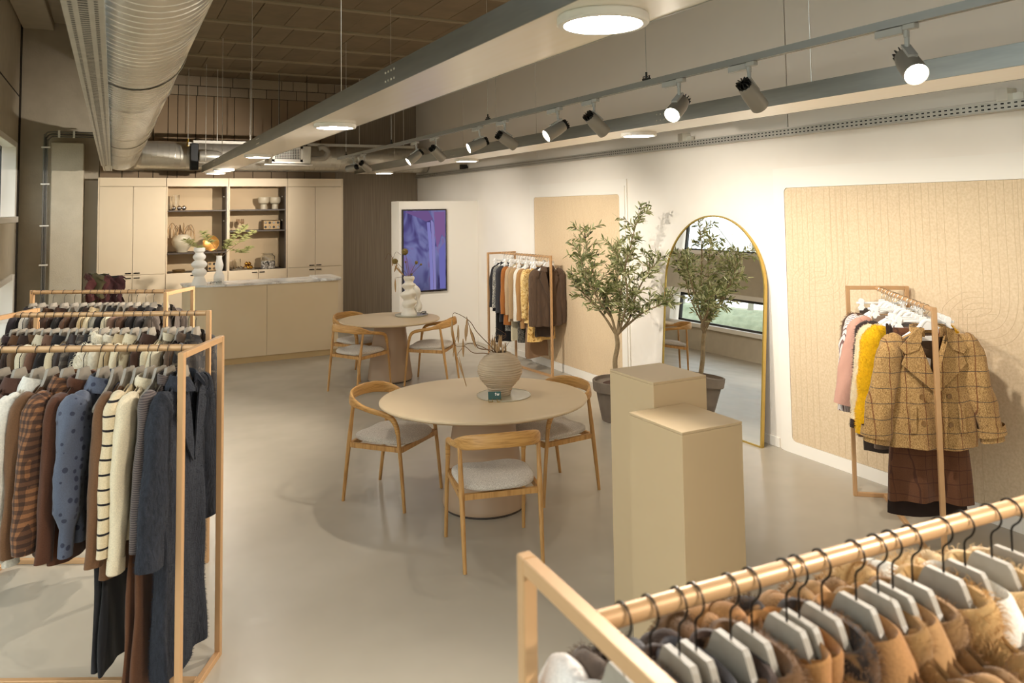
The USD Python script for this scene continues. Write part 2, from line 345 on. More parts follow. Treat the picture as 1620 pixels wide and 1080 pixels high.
obj('cable_shadow_bed', bx(-.066, -.062, -2.5, 13.7, -.018, .036), black, t, smooth=False)
obj('tray_floor', bx(-.075, 0, -2.5, 13.7, -.022, -.02), galv_tray, t, smooth=False)
random.seed(3)
for k in range(5):
    yy = np.arange(-2.4, 13.6, .3)
    obj('cable', tube(np.stack([-.06+.012*k+.004*np.sin(yy*2+k), yy, np.full_like(yy, -.012+.007*(k % 2))], 1), .005, 5), [dark_steel, galv][k % 2], t)
for y in (6.05, 11.55, 2.9):
    obj('wall_bracket', cat(bx(-.09, .012, y-.035, y+.035, .04, .12), bx(-.03, 0, y-.1, y-.035, .045, .09)), dark_steel if y > 10 else galv, t)
t = thing('conduit_bundle', 'pair of grey conduits bending down beside the raw concrete pier', 'conduit')
for k in range(3):
    x0, z0 = -.925+.022*k, 3.335-.022*k*1.6
    pts = [(-.1, 13.42, z0), (-.5, 13.42, z0), (-.72, 13.42, z0), (x0+.06, 13.42, z0-.005), (x0+.01, 13.42, z0-.06), (x0, 13.42, z0-.16), (x0, 13.42, 2), (x0, 13.42, 0)]
    obj('conduit', tube(spline(pts, 50), .0105, 8), [M('conduit_grey', (108, 102, 92), .5), M('conduit_dark', (74, 70, 64), .5)][k % 2], t)
for z in (3.1, 2.55, 1.93, 1.35): obj('clip', bx(-.96, -.845, 13.395, 13.44, z-.011, z+.011, .003), white_paint, t)
for x in (-.735, -.54): obj('clip', bx(x-.015, x+.015, 13.395, 13.44, 3.25, 3.36, .003), white_paint, t)

# spiral ducts
def ribbed(L, R, pitch, n=40):
    """spiral lock-seam pipe along +y"""
    body = tube([(0, 0, 0), (0, L/2, 0), (0, L, 0)], R, 56, n0=[0, 0, 1])
    th = np.arange(0, 2*PI*L/pitch, 2*PI/n)
    seam = tube(np.stack([R*np.cos(th), th/(2*PI)*pitch, R*np.sin(th)], 1), .0034, 5, n0=[1, 0, 0])
    return body, seam
t = thing('spiral_duct', 'large galvanised spiral air duct running toward the back wall', 'air duct', (.09, -1.5, 3.0))
b, s = ribbed(14.4, .252, .085); obj('duct_pipe', b, galv, t); obj('lock_seam', s, galv, t)
obj('elbow', tube(spline([(0, 14.38, 0), (0, 14.55, 0), (.06, 14.76, 0), (.2, 14.88, 0), (.33, 14.9, 0)], 18), np.linspace(.253, .240, 18), 40), galv, t)
for y in (7.0, 9.2, 11.4, 14.38): obj('joint_collar', tube([(0, y-.03, 0), (0, y, 0), (0, y+.03, 0)], [.254, .262, .254], 48), galv, t)
for y in (6.0, 10.2): obj('strap', cat(tube(np.stack([.258*np.cos(np.linspace(0, 2*PI, 40)), np.full(40, y), .258*np.sin(np.linspace(0, 2*PI, 40))], 1), .004, 5, rb=.02), rod((0, y, .25), (0, y, 1.38), .004, 6)), galv, t)
t = thing('spiral_duct', 'spiral air duct crossing the back of the room above the cabinets', 'air duct', (.43, 13.4, 3.0), -PI/2)
b, s = ribbed(4.68, .235, .085); obj('duct_pipe', b, galv, t); obj('lock_seam', s, galv, t)
obj('grille_slot', bx(-.30, -.225, .38, .95, .02, .10), black, t)
for k in range(9): obj('grille_fin', bx(-.305, -.295, .40+k*.06, .415+k*.06, .025, .095), galv, t)
for y in (1.02, 3.4): obj('joint_collar', tube([(0, y-.05, 0), (0, y, 0), (0, y+.05, 0)], [.237, .25, .237], 48), galv, t)
t = thing('air_conditioner', 'white ceiling air unit with square grille under the back duct', 'air conditioner', (2.6, 12.85, 2.87))
obj('housing', bx(-.34, .3, 0, .28, 0, .3, .01), galv, t)
obj('grille_frame', cat(bx(-.33, .16, -.02, 0, .03, .07), bx(-.33, .16, -.02, 0, .245, .285), bx(-.33, -.29, -.02, 0, .03, .285), bx(.12, .16, -.02, 0, .03, .285)), white_paint, t)
obj('grille_back', bx(-.3, .13, -.004, 0, .06, .26), dark_steel, t)
obj('grille_bars', cat(*[bx(-.29+.026*k, -.283+.026*k, -.015, -.005, .06, .255) for k in range(16)], *[bx(-.3, .13, -.012, -.004, .07+.026*k, .076+.026*k) for k in range(7)]), white_paint, t)
obj('drip_tray', bx(-.46, .32, -.05, .28, -.03, -.005, .005), white_paint, t)
obj('pipe', tube(spline([(.3, .1, .1), (.46, .1, .1), (.56, .1, .12), (.6, .1, .22), (.52, .1, .29), (.44, .1, .27)], 40), .045, 10), M('pipe_wrap', (176, 168, 154), .7), t)
obj('hanger_rod', cat(rod((-.2, .1, .3), (-.2, .1, 1.49), .005, 6), rod((.25, .1, .3), (.25, .1, 1.49), .005, 6)), dark_steel, t)
t = thing('support_channel', 'long white steel channel hung above the back duct', 'channel', (2.85, 12.98, 3.185))
obj('channel', cat(bx(-1.75, 1.9, -.02, .02, -.003, .0), bx(-1.75, 1.9, -.02, -.017, 0, .04), bx(-1.75, 1.9, .017, .02, 0, .04)), M('pale_steel', (200, 194, 182), .5, .3), t)
for x in (-1.4, -.9, -.45, .9, 1.7): obj('threaded_rod', rod((x, 0, 0), (x, 0, 1.18), .006, 6), galv, t)
t = thing('duct_damper', 'black damper block on the back duct beside a silver flexible connector', 'damper', (1.13, 13.04, 2.76))
obj('damper_box', bx(-.07, .05, -.05, .1, 0, .42, .01), black, t)
obj('flexible_connector', mv(rot(lathe([(.0, 0), (.075, .0), (.09, .03), (.095, .15), (.09, .28), (.06, .33), (0, .34)], 24), PI/2, [0, 1, 0]), .06, -.02, .22), galv, t)
obj('coil', tube(np.stack([.05+.0022*np.arange(60), -.1+.02*np.cos(np.arange(60)*.9), .05+.02*np.sin(np.arange(60)*.9)], 1), .004, 5), white_paint, t)
t = thing('rail_fitting', 'white end bracket with brass valve hanging at the left of the back channel', 'bracket', (1.03, 13.05, 3.17))
obj('bracket', bx(0, .12, -.03, .03, -.03, .03, .006), white_paint, t)
obj('valve', cat(lathe([(0, -.04), (.02, -.035), (.024, 0), (.014, .03), (0, .04)], 14), mv(lathe([(0, -.02), (.014, -.02), (.014, .05), (0, .05)], 12), 0, 0, .03)), M('brass', (196, 160, 72), .3, 1.0), t)
obj('threaded_rod', rod((0, 0, .05), (0, 0, 1.19), .004, 6), galv, t)

# ---- suspended aluminium light beams
rim_m = M('led_rim', (226, 222, 214), .4); led_m = emit('led_diffuser', WARM2, LED)
def beam(xa, xb, y0, y1, z, lights, lab, holes, wires, which):
    t = thing('light_beam', lab, 'light beam', ((xa+xb)/2, 0, z)); w = (xb-xa)/2
    obj('soffit_sheet', bx(-w+.003, w-.003, y0, y1, 0, .003), alu, t, smooth=False)
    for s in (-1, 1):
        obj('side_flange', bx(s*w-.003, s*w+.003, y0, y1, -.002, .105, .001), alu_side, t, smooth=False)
    obj('cable_bed', bx(-w+.004, w-.004, y0, y1, .012, .018), galv, t, smooth=False)
    for y in holes:
        obj('rivet', cat(*[mv(rot(lathe([(0, 0), (.006, 0), (.005, .003), (0, .004)], 8), -s*PI/2, [0, 1, 0]), s*(w+.003)*-1 if False else -w-.003, y+.045*a, .03+.045*b) for s in (1,) for a in range(4) for b in range(2)]), galv, t)
    for y in wires: obj('suspension_wire', rod((0 if which else -w+.02, y, .01), (0 if which else -w+.02, y, 4.37-z), .0035, 6), galv, t)
    for n, (y, dx) in enumerate(lights):
        words = ['large nearest', 'rearmost', 'second visible', 'third visible', 'fourth visible', 'farthest'] if not which else ['nearest', 'rearmost', 'first visible', 'middle visible', 'farthest']
        l = thing('led_panel', f'{words[n]} round white LED panel under the ' + ('right aluminium beam along the wall' if which else 'left aluminium beam'), 'ceiling light', ((xa+xb)/2+dx, y, z), 0, 'round LED panels on the aluminium beams')
        obj('rim', lathe([(.128, -.03), (.145, -.03), (.15, -.024), (.15, -.004), (.146, 0), (.128, 0), (.128, -.03)], 64, cap=False), rim_m, l)
        obj('diffuser', lathe([(0, -.0285), (.132, -.0285), (.133, -.026), (0, -.026)], 64), led_m, l)
beam(1.225, 1.595, -2.5, 12.97, 2.72, [(2.07, 0), (-1.35, 0), (5.50, 0), (8.8, 0), (11.8, 0), (12.80, 0)], 'long brushed aluminium light beam hanging over the middle of the shop', [3.62, 7.6, 11.2], [4.7, 8.2, 10.6, 12.6], 0)
beam(3.67, 4.09, -2.5, 13.0, 2.72, [(1.6, .06), (-1.9, .06), (5.28, .06), (8.87, .06), (12.2, .06)], 'long brushed aluminium light beam hanging close to the right wall', [4.55, 8.6], [3.4, 7.9, 11.5], 1)

# ---- lighting track and spotlights
TX, TZ = 2.765, 2.80
t = thing('lighting_track', 'grey three-phase lighting track hung on thin wires', 'lighting track', (TX, 0, TZ))
trk = M('track_grey', (150, 149, 143), .45, .5)
for a, b in ((-1.5, 4.35), (4.353, 10.6)):
    obj('rail', cat(bx(-.017, .017, a, b, .03, .034), bx(-.017, -.0135, a, b, 0, .03), bx(.0135, .017, a, b, 0, .03), bx(-.0135, -.004, a, b, 0, .003), bx(.004, .0135, a, b, 0, .003)), trk, t, smooth=False)
for y in (1.2, 3.62, 5.78, 8.3, 10.2):
    obj('suspension_wire', rod((0, y, .06), (0, y, 4.37-TZ), .002, 5), galv, t)
    obj('wire_clamp', cat(bx(-.012, .012, y-.03, y+.03, .034, .05, .004), rod((0, y, .045), (0, y, .085), .006, 8), tube(spline([(-.02, y-.05, .04), (0, y-.03, .06), (.0, y, .055), (0, y+.03, .06), (.02, y+.05, .04)], 16), .003, 5)), dark_steel, t)
silver = M('spot_silver', (150, 143, 132), .42, .35); lens_m = emit('spot_lens', (1, .92, .8), 60.0); adapter = M('adapter_grey', (170, 167, 160), .45)
def spot(y, d, lab, power, angle=44):
    d = np.array(d, float); d /= np.linalg.norm(d)
    t = thing('track_spotlight', lab, 'spotlight', (TX, y, TZ), 0, 'track spotlights')
    obj('adapter_box', bx(-.014, .014, .01, .135, -.034, -.002, .003), adapter, t)
    obj('adapter_knob', cat(bx(-.016, .016, -.045, .008, -.022, 0, .003), lathe([(0, -.05), (.011, -.05), (.012, -.022), (0, -.022)], 14)), adapter, t)
    c = np.array([0, 0, -.15])+d*.02
    h = np.cross(d, [0, 0, 1]); h /= np.linalg.norm(h); u = np.cross(h, d)
    back = c-d*.055+u*.05
    obj('arm', cat(tube(spline([(0, 0, -.045), (0, 0, -.075), back*.35+np.array([0, 0, -.075])*.65, back], 14), .0075, 8, rb=.011), bar(c-d*.075+u*.047, c+d*.02+u*.047, .035, .012, n0=h)), adapter, t)
    A = np.eye(4); A[:3, 0], A[:3, 1], A[:3, 2], A[:3, 3] = h, u, d, c
    hs = lathe([(.030, -.075), (.036, -.07), (.044, -.02), (.0455, .06), (.046, .085), (.044, .088), (.0415, .085), (.040, .06), (0, .058)], 36); hs.apply_transform(A)
    obj('housing', hs, silver, t)
    fins = cat(*[rotz(bx(.008, .036, -.0022, .0022, -.098, -.06), a) for a in np.arange(12)*PI/6], lathe([(0, -.075), (.034, -.075), (.034, -.06), (0, -.06)], 24)); fins.apply_transform(A)
    obj('heat_sink', fins, black, t)
    ln = lathe([(0, .074), (.030, .073), (.0405, .0705), (.0405, .068), (0, .068)], 32); ln.apply_transform(A)
    obj('lens', ln, lens_m, t)
    if power > 0:
        L = UsdLux.SphereLight.Define(stage, str(t.GetPath())+'/lamp'); L.CreateRadiusAttr(.03); L.CreateIntensityAttr(power*1000/ (4*PI*.03**2)/100); L.CreateColorAttr(Gf.Vec3f(*WARM))
        s = UsdLux.ShapingAPI.Apply(L.GetPrim()); s.CreateShapingConeAngleAttr(float(angle)); s.CreateShapingConeSoftnessAttr(1.0)
        q = np.array([0, 0, -.15])+d*.125
        L.AddTransformOp().Set(Gf.Matrix4d(*h, 0, *u, 0, *(-d), 0, *q, 1))   # a light shines along its -z
spot(1.95, (-.45, -.62, -.55), 'spotlight nearest the camera on the track, its lens shining toward the camera', SPOT2*.4, 40)
spot(2.80, (.80, .18, -.58), 'spotlight second along the track from the front, turned to the right wall', SPOT)
spot(3.33, (-.72, -.30, -.52), 'spotlight third along the track from the front, bright lens facing left', SPOT2)
spot(4.18, (.80, .10, -.60), 'spotlight fourth along the track from the front, turned to the right wall', SPOT)
spot(4.64, (-.80, .10, -.46), 'spotlight fifth along the track, bright lens facing left', SPOT2*.6)
spot(5.47, (.86, .05, -.46), 'spotlight sixth along the track, turned right toward the olive tree', SPOT)
spot(5.95, (-.88, .12, -.36), 'spotlight seventh along the track, bright lens facing left', SPOT2*1.3)
spot(6.95, (.78, .35, -.56), 'spotlight eighth along the track, turned right toward the far clothes rack', SPOT*1.7)
spot(7.5, (-.80, .05, -.6), 'spotlight ninth along the track, turned left toward the rear rack', SPOT2*1.2)
spot(9.35, (.72, .45, -.48), 'spotlight last but one at the far track end, turned right toward the screen', SPOT)
spot(9.85, (-.42, .80, -.10), 'spotlight at the very far end of the track, turned toward the cabinet', SPOT2*1.5, 34)
spot(.95, (.80, -.10, -.60), 'spotlight over the front clothes rack on the track, turned to the right wall', SPOT)
spot(-.6, (-.70, .55, -.50), 'rearmost spotlight on the track, turned toward the left racks', SPOT2)
# ================================================================== storage wall and counter
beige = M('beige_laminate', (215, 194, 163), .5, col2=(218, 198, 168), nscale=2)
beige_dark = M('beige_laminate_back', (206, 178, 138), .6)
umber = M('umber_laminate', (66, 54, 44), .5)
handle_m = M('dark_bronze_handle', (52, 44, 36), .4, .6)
CY, CZ = 13.35, 2.65
ux = [-.188, .746, 1.676, 2.617, 3.546]
fillers = struct
names = ['tall beige storage cabinet with closed doors at the left end of the back wall', 'beige shelf cabinet left of centre with a bulbous vase and brass plate on open shelves',
         'beige shelf cabinet right of centre with footed pots on its top open shelf', 'tall beige storage cabinet with closed doors beside the dark wall']
for k in range(4):
    x0, x1 = ux[k]+.002, ux[k+1]-.002; w = x1-x0
    t = thing('storage_cabinet', names[k], 'cabinet', (x0, CY, 0))
    op = k in (1, 2); zm = 1.142
    obj('body', cat(bx(0, .018, 0.02, .56, .08, CZ), bx(w-.018, w, 0.02, .56, .08, CZ), bx(0, w, .02, .56, CZ-.018, CZ), bx(0, w, .02, .56, .08, .1), bx(.018, w-.018, .545, .56, .1, CZ)), beige, t, smooth=False)
    obj('plinth', bx(0, w, .05, .4, 0, .08), umber, t, smooth=False)
    obj('fascia', bx(.002, w-.002, 0, .02, 2.515, CZ, .002), beige, t, smooth=False)
    if not op:
        obj('end_edge' , bx(-.02 if k == 0 else w, 0 if k == 0 else w+.02, 0, .56, 0, CZ), beige, t, smooth=False)
    for s in (0, 1):
        a, b = (.002, w/2-.0025) if s == 0 else (w/2+.0025, w-.002)
        hx = w/2-.10 if s == 0 else w/2+.02
        d = obj('door', bx(a, b, 0, .02, .085, zm-.0, .002), beige, t, smooth=False)
        obj('handle', bx(hx, hx+.085, -.013, .002, zm-.05, zm-.034, .003), handle_m, d, smooth=False)
        if not op:
            d = obj('door', bx(a, b, 0, .02, zm+.005, 2.51, .002), beige, t, smooth=False)
            obj('handle', bx(hx, hx+.085, -.013, .002, zm+.024, zm+.040, .003), handle_m, d, smooth=False)
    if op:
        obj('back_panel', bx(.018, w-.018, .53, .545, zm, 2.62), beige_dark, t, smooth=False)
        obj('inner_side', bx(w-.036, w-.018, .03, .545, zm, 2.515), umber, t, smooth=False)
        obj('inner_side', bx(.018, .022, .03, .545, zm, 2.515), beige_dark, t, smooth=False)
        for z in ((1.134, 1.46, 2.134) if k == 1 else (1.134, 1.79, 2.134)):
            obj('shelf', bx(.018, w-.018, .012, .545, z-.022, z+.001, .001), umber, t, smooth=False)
        for z in (2.35, 1.95): obj('shelf_bracket', mv(rot(lathe([(0, 0), (.012, 0), (.012, .012), (0, .012)], 12), -PI/2, [0, 1, 0]), w-.036, .25, z), white_paint, t)
S1, S2, S3, S4, S5 = 2.136, 1.462, 1.136, 1.792, 2.136
porcelain = M('stone_glaze', (190, 176, 150), .4); clear_glass = glass('clear_glass', (.97, .98, .97))
gold_glass = M('gold_glass', (190, 140, 60), .12, 1.0)
# top shelves
o = thing('glass_vase', 'tall clear glass cylinder at the left of the top cabinet shelf', 'vase', (.905, 13.62, S1)); obj('wall', lathe([(0, 0), (.045, 0), (.048, .01), (.048, .25), (.045, .25), (.044, .015), (0, .012)], 24), clear_glass, o)
o = thing('glass_vase', 'shorter clear glass cylinder beside the tallest one on the top shelf', 'vase', (.80, 13.7, S1)); obj('wall', lathe([(0, 0), (.05, 0), (.053, .01), (.053, .22), (.05, .22), (.049, .015), (0, .012)], 24), clear_glass, o)
chrome = M('mirror_glass', (214, 205, 196), .08, 1.0)
for k, (x, w) in enumerate(((.86, 'left'), (.945, 'middle'), (1.015, 'right'))):
    o = thing('glass_ball', f'{w} small silvered glass ball of three on the top shelf', 'ornament', (x, 13.5, S1), 0, 'silvered balls on the top shelf')
    obj('ball', lathe([(0, 0), (.02, .001)]+[(.037*math.sin(a), .036-.036*math.cos(a)) for a in np.linspace(.6, 2.6, 12)]+[(.012, .074), (0, .074)], 24), chrome, o)
for x, w in ((2.27, 'left'), (2.455, 'right')):
    o = thing('footed_pot', f'{w} pale stone footed pot of the pair on the top shelf', 'pot', (x, 13.6, S5), 0, 'footed stone pots on the top shelf')
    obj('foot', lathe([(0, 0), (.05, 0), (.052, .01), (.05, .085), (0, .085)], 32), porcelain, o)
    obj('bowl', lathe([(0, .08), (.05, .082), (.082, .105), (.094, .14), (.094, .19), (.088, .205), (.083, .203), (.086, .18), (.08, .12), (0, .1)], 40), porcelain, o)
for x, w in ((1.855, 'left'), (1.925, 'right')):
    o = thing('wine_glass', f'{w} of two smoky stemmed wine glasses on the middle shelf', 'wine glass', (x, 13.6, S4), 0, 'stemmed glasses')
    obj('stem', lathe([(0, 0), (.028, 0), (.029, .003), (.004, .008), (.003, .09), (0, .092)], 20), clear_glass, o)
    obj('bowl', lathe([(0, .09), (.018, .094), (.031, .125), (.03, .165), (.026, .185), (.025, .184), (.028, .16), (.029, .126), (.016, .098), (0, .095)], 24), glass('smoky_glass', (.8, .72, .66)), o)
box_wood = M('pale_cardboard', (206, 170, 122), .7)
def cup_rack(x, n, lab, z, y=13.6):
    o = thing('bottle_rack', lab, 'rack', (x, y, z)); w = .068*n+.01
    obj('case', cat(bx(0, w, 0, .17, 0, .008), bx(0, w, 0, .17, .148, .156), bx(0, .008, 0, .17, 0, .156), bx(w-.008, w, 0, .17, 0, .156), bx(0, w, .16, .17, 0, .156)), box_wood, o, smooth=False)
    pol = Polygon([(0, 0), (w, 0), (w, .156), (0, .156)])
    for i in range(n):
        for j in range(2): pol = pol.difference(Point(.039+.068*i, .04+.074*j).buffer(.022))
    m = slab(pol, 0, .006); v = m.vertices; m.vertices = np.stack([v[:, 0], .006-v[:, 2], v[:, 1]], 1); obj('face_plate', m, box_wood, o, smooth=False)
    for i in range(n):
        for j in range(2):
            obj('bottle_base', mv(rot(lathe([(0, -.01), (.019, -.01), (.02, 0), (.02, .1), (0, .1)], 18), -PI/2, [1, 0, 0]), .039+.068*i, .02, .04+.074*j), [dark_steel, chrome][(i+j) % 2], o)
cup_rack(2.265, 4, 'cardboard rack of eight round tubes on the middle shelf', S4)
cup_rack(1.385, 3, 'cardboard rack of round tubes behind the white vase on the lowest shelf', S3)
# middle shelf, left
o = thing('stone_vase', 'round stone vase with dried branches on the cabinet shelf', 'vase', (.995, 13.55, S2))
obj('pot', lathe([(0, 0), (.08, 0), (.085, .012), (.10, .05), (.135, .10), (.155, .16), (.15, .21), (.12, .255), (.085, .275), (.078, .285), (.07, .284), (.08, .265), (0, .2)], 44), porcelain, o)
twig_m = M('dried_twig', (112, 84, 56), .8); pod_m = M('dried_pod', (172, 138, 96), .8)
def pod(c, L, r, d=(0, 0, -1)):
    c, d = np.array(c, float), np.array(d, float); s = np.linspace(0, 1, 8)
    return tube(c+np.outer(s*L, d), r*np.sin(PI*np.clip(s, .04, .97))**.6, 7)
random.seed(11)
for k in range(8):
    a = k*PI/4+.2; R = random.uniform(.12, .26); H = random.uniform(.36, .5)
    b = obj('branch', tube(spline([(.03*math.cos(a), .02*math.sin(a), .2), (.06*math.cos(a), .04*math.sin(a), .33), (R*.7*math.cos(a), R*.3*math.sin(a), H), (R*math.cos(a), R*.4*math.sin(a), H-.08)], 16), .004, 6), twig_m, o)
    obj('seed_pod', cat(pod((R*math.cos(a), R*.4*math.sin(a), H-.07), .12, .011), pod((R*.75*math.cos(a), R*.3*math.sin(a), H), .1, .009)), pod_m, b)
o = thing('brass_plate', 'round amber brass plate leaning upright on the cabinet shelf', 'plate', (1.44, 13.62, S2))
obj('dish', mv(rot(lathe([(0, 0), (.09, .004), (.125, .02), (.127, .024), (.122, .024), (.088, .01), (0, .006)], 44), PI/2-.2, [1, 0, 0]), 0, .02, .124), M('amber_brass', (164, 112, 44), .3, .55), o)
obj('stand', cat(bx(-.05, -.04, -.04, .05, 0, .012), bx(.04, .05, -.04, .05, 0, .012), bx(-.05, .05, .04, .05, 0, .06)), umber, o, smooth=False)
# low shelf
o = thing('wooden_dish_stack', 'low stack of olive wooden dishes on the lowest shelf', 'dish', (.95, 13.55, S3))
for z, r in ((0, .105), (.018, .1), (.034, .098)): obj('dish', lathe([(0, z), (r*.8, z), (r, z+.012), (r, z+.017), (0, z+.014)], 36), M('olive_wood', (132, 100, 52), .5), o)
o = thing('glass_carafe', 'clear glass carafe with handle on the lowest right shelf', 'carafe', (1.86, 13.68, S3)); obj('body', lathe([(0, 0), (.06, 0), (.062, .01), (.055, .17), (.058, .175), (.052, .175), (.05, .012), (0, .01)], 28), clear_glass, o)
obj('handle', tube(spline([(-.056, 0, .15), (-.1, 0, .14), (-.1, 0, .06), (-.06, 0, .04)], 20), .006, 8), clear_glass, o)
o = thing('pewter_tray', 'pale oval tray carrying glass and golden baubles on the lowest right shelf', 'tray', (1.93, 13.48, S3)); obj('tray', lathe([(0, 0), (.16, 0), (.185, .012), (.187, .018), (.155, .01), (0, .008)], 44, 1, .7), M('pewter', (176, 166, 148), .3, .6), o)
random.seed(5)
for k in range(6): obj('crystal', mv(trimesh.creation.icosphere(1, .024), -.11+.035*k, .03*((k % 2)*2-1), .032+.006*(k % 3)), chrome, o, smooth=False)
for k, (dx, dz) in enumerate(((.03, .03), (.075, .03), (.12, .03), (.055, .085), (.1, .085))):
    b = thing('gold_bauble', f'{["first", "second", "third"][k] + " from left in the lower row" if k < 3 else ["left", "right"][k-3] + " in the upper row"} of five shiny golden baubles on the tray', 'bauble', (1.93+dx, 13.46+.06*(k >= 3), S3+.012+(dz-.03)), 0, 'golden baubles on the tray')
    obj('ball', mv(trimesh.creation.icosphere(3, .031), 0, 0, .031), gold_glass, b, smooth=True); obj('cap', lathe([(0, .058), (.008, .058), (.008, .068), (0, .068)], 10), gold_glass, b)
o = thing('glass_jar', 'big glass jar with mottled grey glaze on the lowest right shelf', 'jar', (2.33, 13.52, S3))
jar_m = usdkit.material(stage, '/World/Looks/mottled_glass', {'p': ('principled_bsdf', {'roughness': .12}), 't': ('texture_coordinate', {}), 'n': ('noise_texture', {'scale': 22.0, 'detail': 4.0, 'distortion': 1.5}), 'r': ('rgb_ramp', {'ramp': [(.38, (.03, .028, .025)), (.5, (.25, .21, .17)), (.62, (.6, .55, .48))]})},
    [('t.object', 'n.vector'), ('n.fac', 'r.fac'), ('r.color', 'p.base_color')], 'p.BSDF')
obj('body', lathe([(0, 0), (.10, 0), (.112, .015), (.115, .11), (.113, .14), (.108, .14), (.108, .02), (0, .012)], 40), jar_m, o)
obj('neck', lathe([(.108, .14), (.115, .15), (.116, .2), (.10, .225), (.085, .235), (.085, .25), (.108, .262), (.105, .263), (.08, .25), (.08, .232), (.098, .22), (.11, .2), (.11, .15), (.108, .14)], 40, cap=False), clear_glass, o)
t = thing('key_fob', 'tiny dark object lying beside the big jar on the shelf', 'ornament', (2.50, 13.5, S3)); obj('fob', bx(-.03, .03, -.015, .015, 0, .015, .005), umber, t)

# counter
t = thing('sales_counter', 'long beige panelled sales counter with rounded left end and marble top', 'counter')
CF = 11.34
def plan(off=0.0, x1=2.955, depth=.62, r=.46):
    x0 = .885
    arc = [(x0+r-(r+off)*math.cos(a), CF+r-(r+off)*math.sin(a)) for a in np.linspace(0, PI/2, 18)]
    return Polygon(arc+[(x1+off, CF-off), (x1+off, CF+depth), (x0-off, CF+depth)])
xs = 1.945
pl = plan()
seamL, seamR = Polygon([(0, 0), (xs-.002, 0), (xs-.002, 20), (0, 20)]), Polygon([(xs+.002, 0), (9, 0), (9, 20), (xs+.002, 20)])
obj('front_panel', slab(pl.intersection(seamL), .085, 1.075), M('counter_laminate', (213, 189, 151), .5, col2=(216, 193, 156), nscale=2), t, smooth=25)
obj('front_panel', slab(pl.intersection(seamR), .085, 1.075), M('counter_laminate', (202, 177, 139), .5), t, smooth=25)
obj('plinth', slab(plan(-.015), .0, .083), M('beige_plinth', (190, 160, 112), .6), t, smooth=25)
marble = usdkit.material(stage, '/World/Looks/white_marble', {'p': ('principled_bsdf', {'roughness': .2}), 't': ('texture_coordinate', {}), 'n': ('noise_texture', {'scale': 3.5, 'detail': 8.0, 'roughness': .65, 'distortion': 1.2}), 'r': ('rgb_ramp', {'ramp': [(.36, lin((186, 180, 172))), (.46, lin((226, 221, 213))), (.6, lin((240, 236, 229)))]})},
    [('t.object', 'n.vector'), ('n.fac', 'r.fac'), ('r.color', 'p.base_color')], 'p.BSDF')
obj('marble_top', slab(plan(.02, 2.80), 1.075, 1.10), marble, t, smooth=25)
rr = Polygon([(2.70, CF+.06), (2.78, CF-.03), (2.88, CF-.05), (2.975, CF-.02), (2.985, CF+.1), (2.985, CF+.64), (2.70, CF+.64)]).buffer(.02)
obj('marble_end_slab', slab(rr, 1.082, 1.118), marble, t, smooth=25)
white_ceramic = M('white_ceramic', (250, 244, 234), .55, bump=.15, bscale=40)
o = thing('bubble_vase', 'tall white vase of stacked bulges at the left end of the counter', 'vase', (1.07, 11.52, 1.10))
def bulges(spec):
    pts = [(0, 0)]
    for r0, r1, z0, z1 in spec:
        for s in np.linspace(0, 1, 9): pts.append((r0+(r1-r0)*math.sin(PI*s), z0+(z1-z0)*s))
    return pts
obj('pot', lathe([(0, 0), (.10, 0), (.098, .015), (.085, .06), (.065, .11), (.062, .118)]+bulges([(.062, .098, .12, .225), (.062, .105, .228, .335), (.055, .085, .338, .43)])[1:]+[(.05, .44), (.072, .465), (.074, .505), (.07, .512), (.06, .51), (.055, .46), (0, .44)], 44), white_ceramic, o)
o = thing('bottle_vase', 'white double-bulb vase holding feathery green fern on the counter', 'vase', (1.325, 11.5, 1.10))
obj('pot', lathe([(0, 0), (.058, 0), (.064, .02), (.072, .08), (.068, .12), (.045, .165), (.04, .19), (.05, .215), (.057, .25), (.055, .275), (.042, .32), (.035, .36), (.038, .392), (.033, .392), (.03, .36), (0, .33)], 40), white_ceramic, o)
fern_m = usdkit.material(stage, '/World/Looks/fern_green', {'d': ('diffuse_bsdf', {'color': lin((170, 168, 112))}), 'tr': ('translucent_bsdf', {'color': lin((176, 172, 104))}), 'x': ('mix_closure', {'fac': .35})}, [('d.BSDF', 'x.closure1'), ('tr.BSDF', 'x.closure2')], 'x.closure')
random.seed(8)
for k, (tx, ty, tz) in enumerate(((-.42, .0, .62), (-.2, .1, .72), (.14, -.05, .60), (.36, .05, .80), (.48, .1, .72), (.40, -.05, .50))):
    P0 = spline([(0, 0, .33), (tx*.25, ty*.3, .45+.05*(k % 2)), (tx*.7, ty*.7, tz*.85), (tx, ty, tz)], 26)
    st = obj('fern_stem', tube(P0, np.linspace(.004, .0015, 26), 6), twig_m, o)
    fr = []
    for i in range(13, 26):
        for j in range(5):
            a = random.uniform(0, 2*PI); L = random.uniform(.04, .1)
            d = np.array([math.cos(a), .5*math.sin(a), random.uniform(-.2, .5)])
            p = P0[i]; fr.append(tube(np.array([p, p+d*L*.5+[0, 0, .006], p+d*L]), [.004, .007, .001], 4, rb=[.001, .0012, .0008]))
    obj('fronds', cat(*fr), fern_m, st, kind='stuff')
o = thing('acrylic_sign', 'small clear acrylic sign with black script lettering on the counter', 'sign', (1.25, 11.40, 1.10))
obj('plate', bx(-.09, .10, 0, .004, 0, .085, .001), pane('acrylic', (.96, .97, .97)), o, smooth=False)
tm = meshkit.text_mesh('perola.', .036, .002); v = tm.vertices.copy(); v[:, 0] += .35*v[:, 1]; tm.vertices = np.stack([v[:, 0]-.055, -.003+0*v[:, 2]-v[:, 2], v[:, 1]+.022], 1)
obj('lettering', tm, black, o, smooth=False)

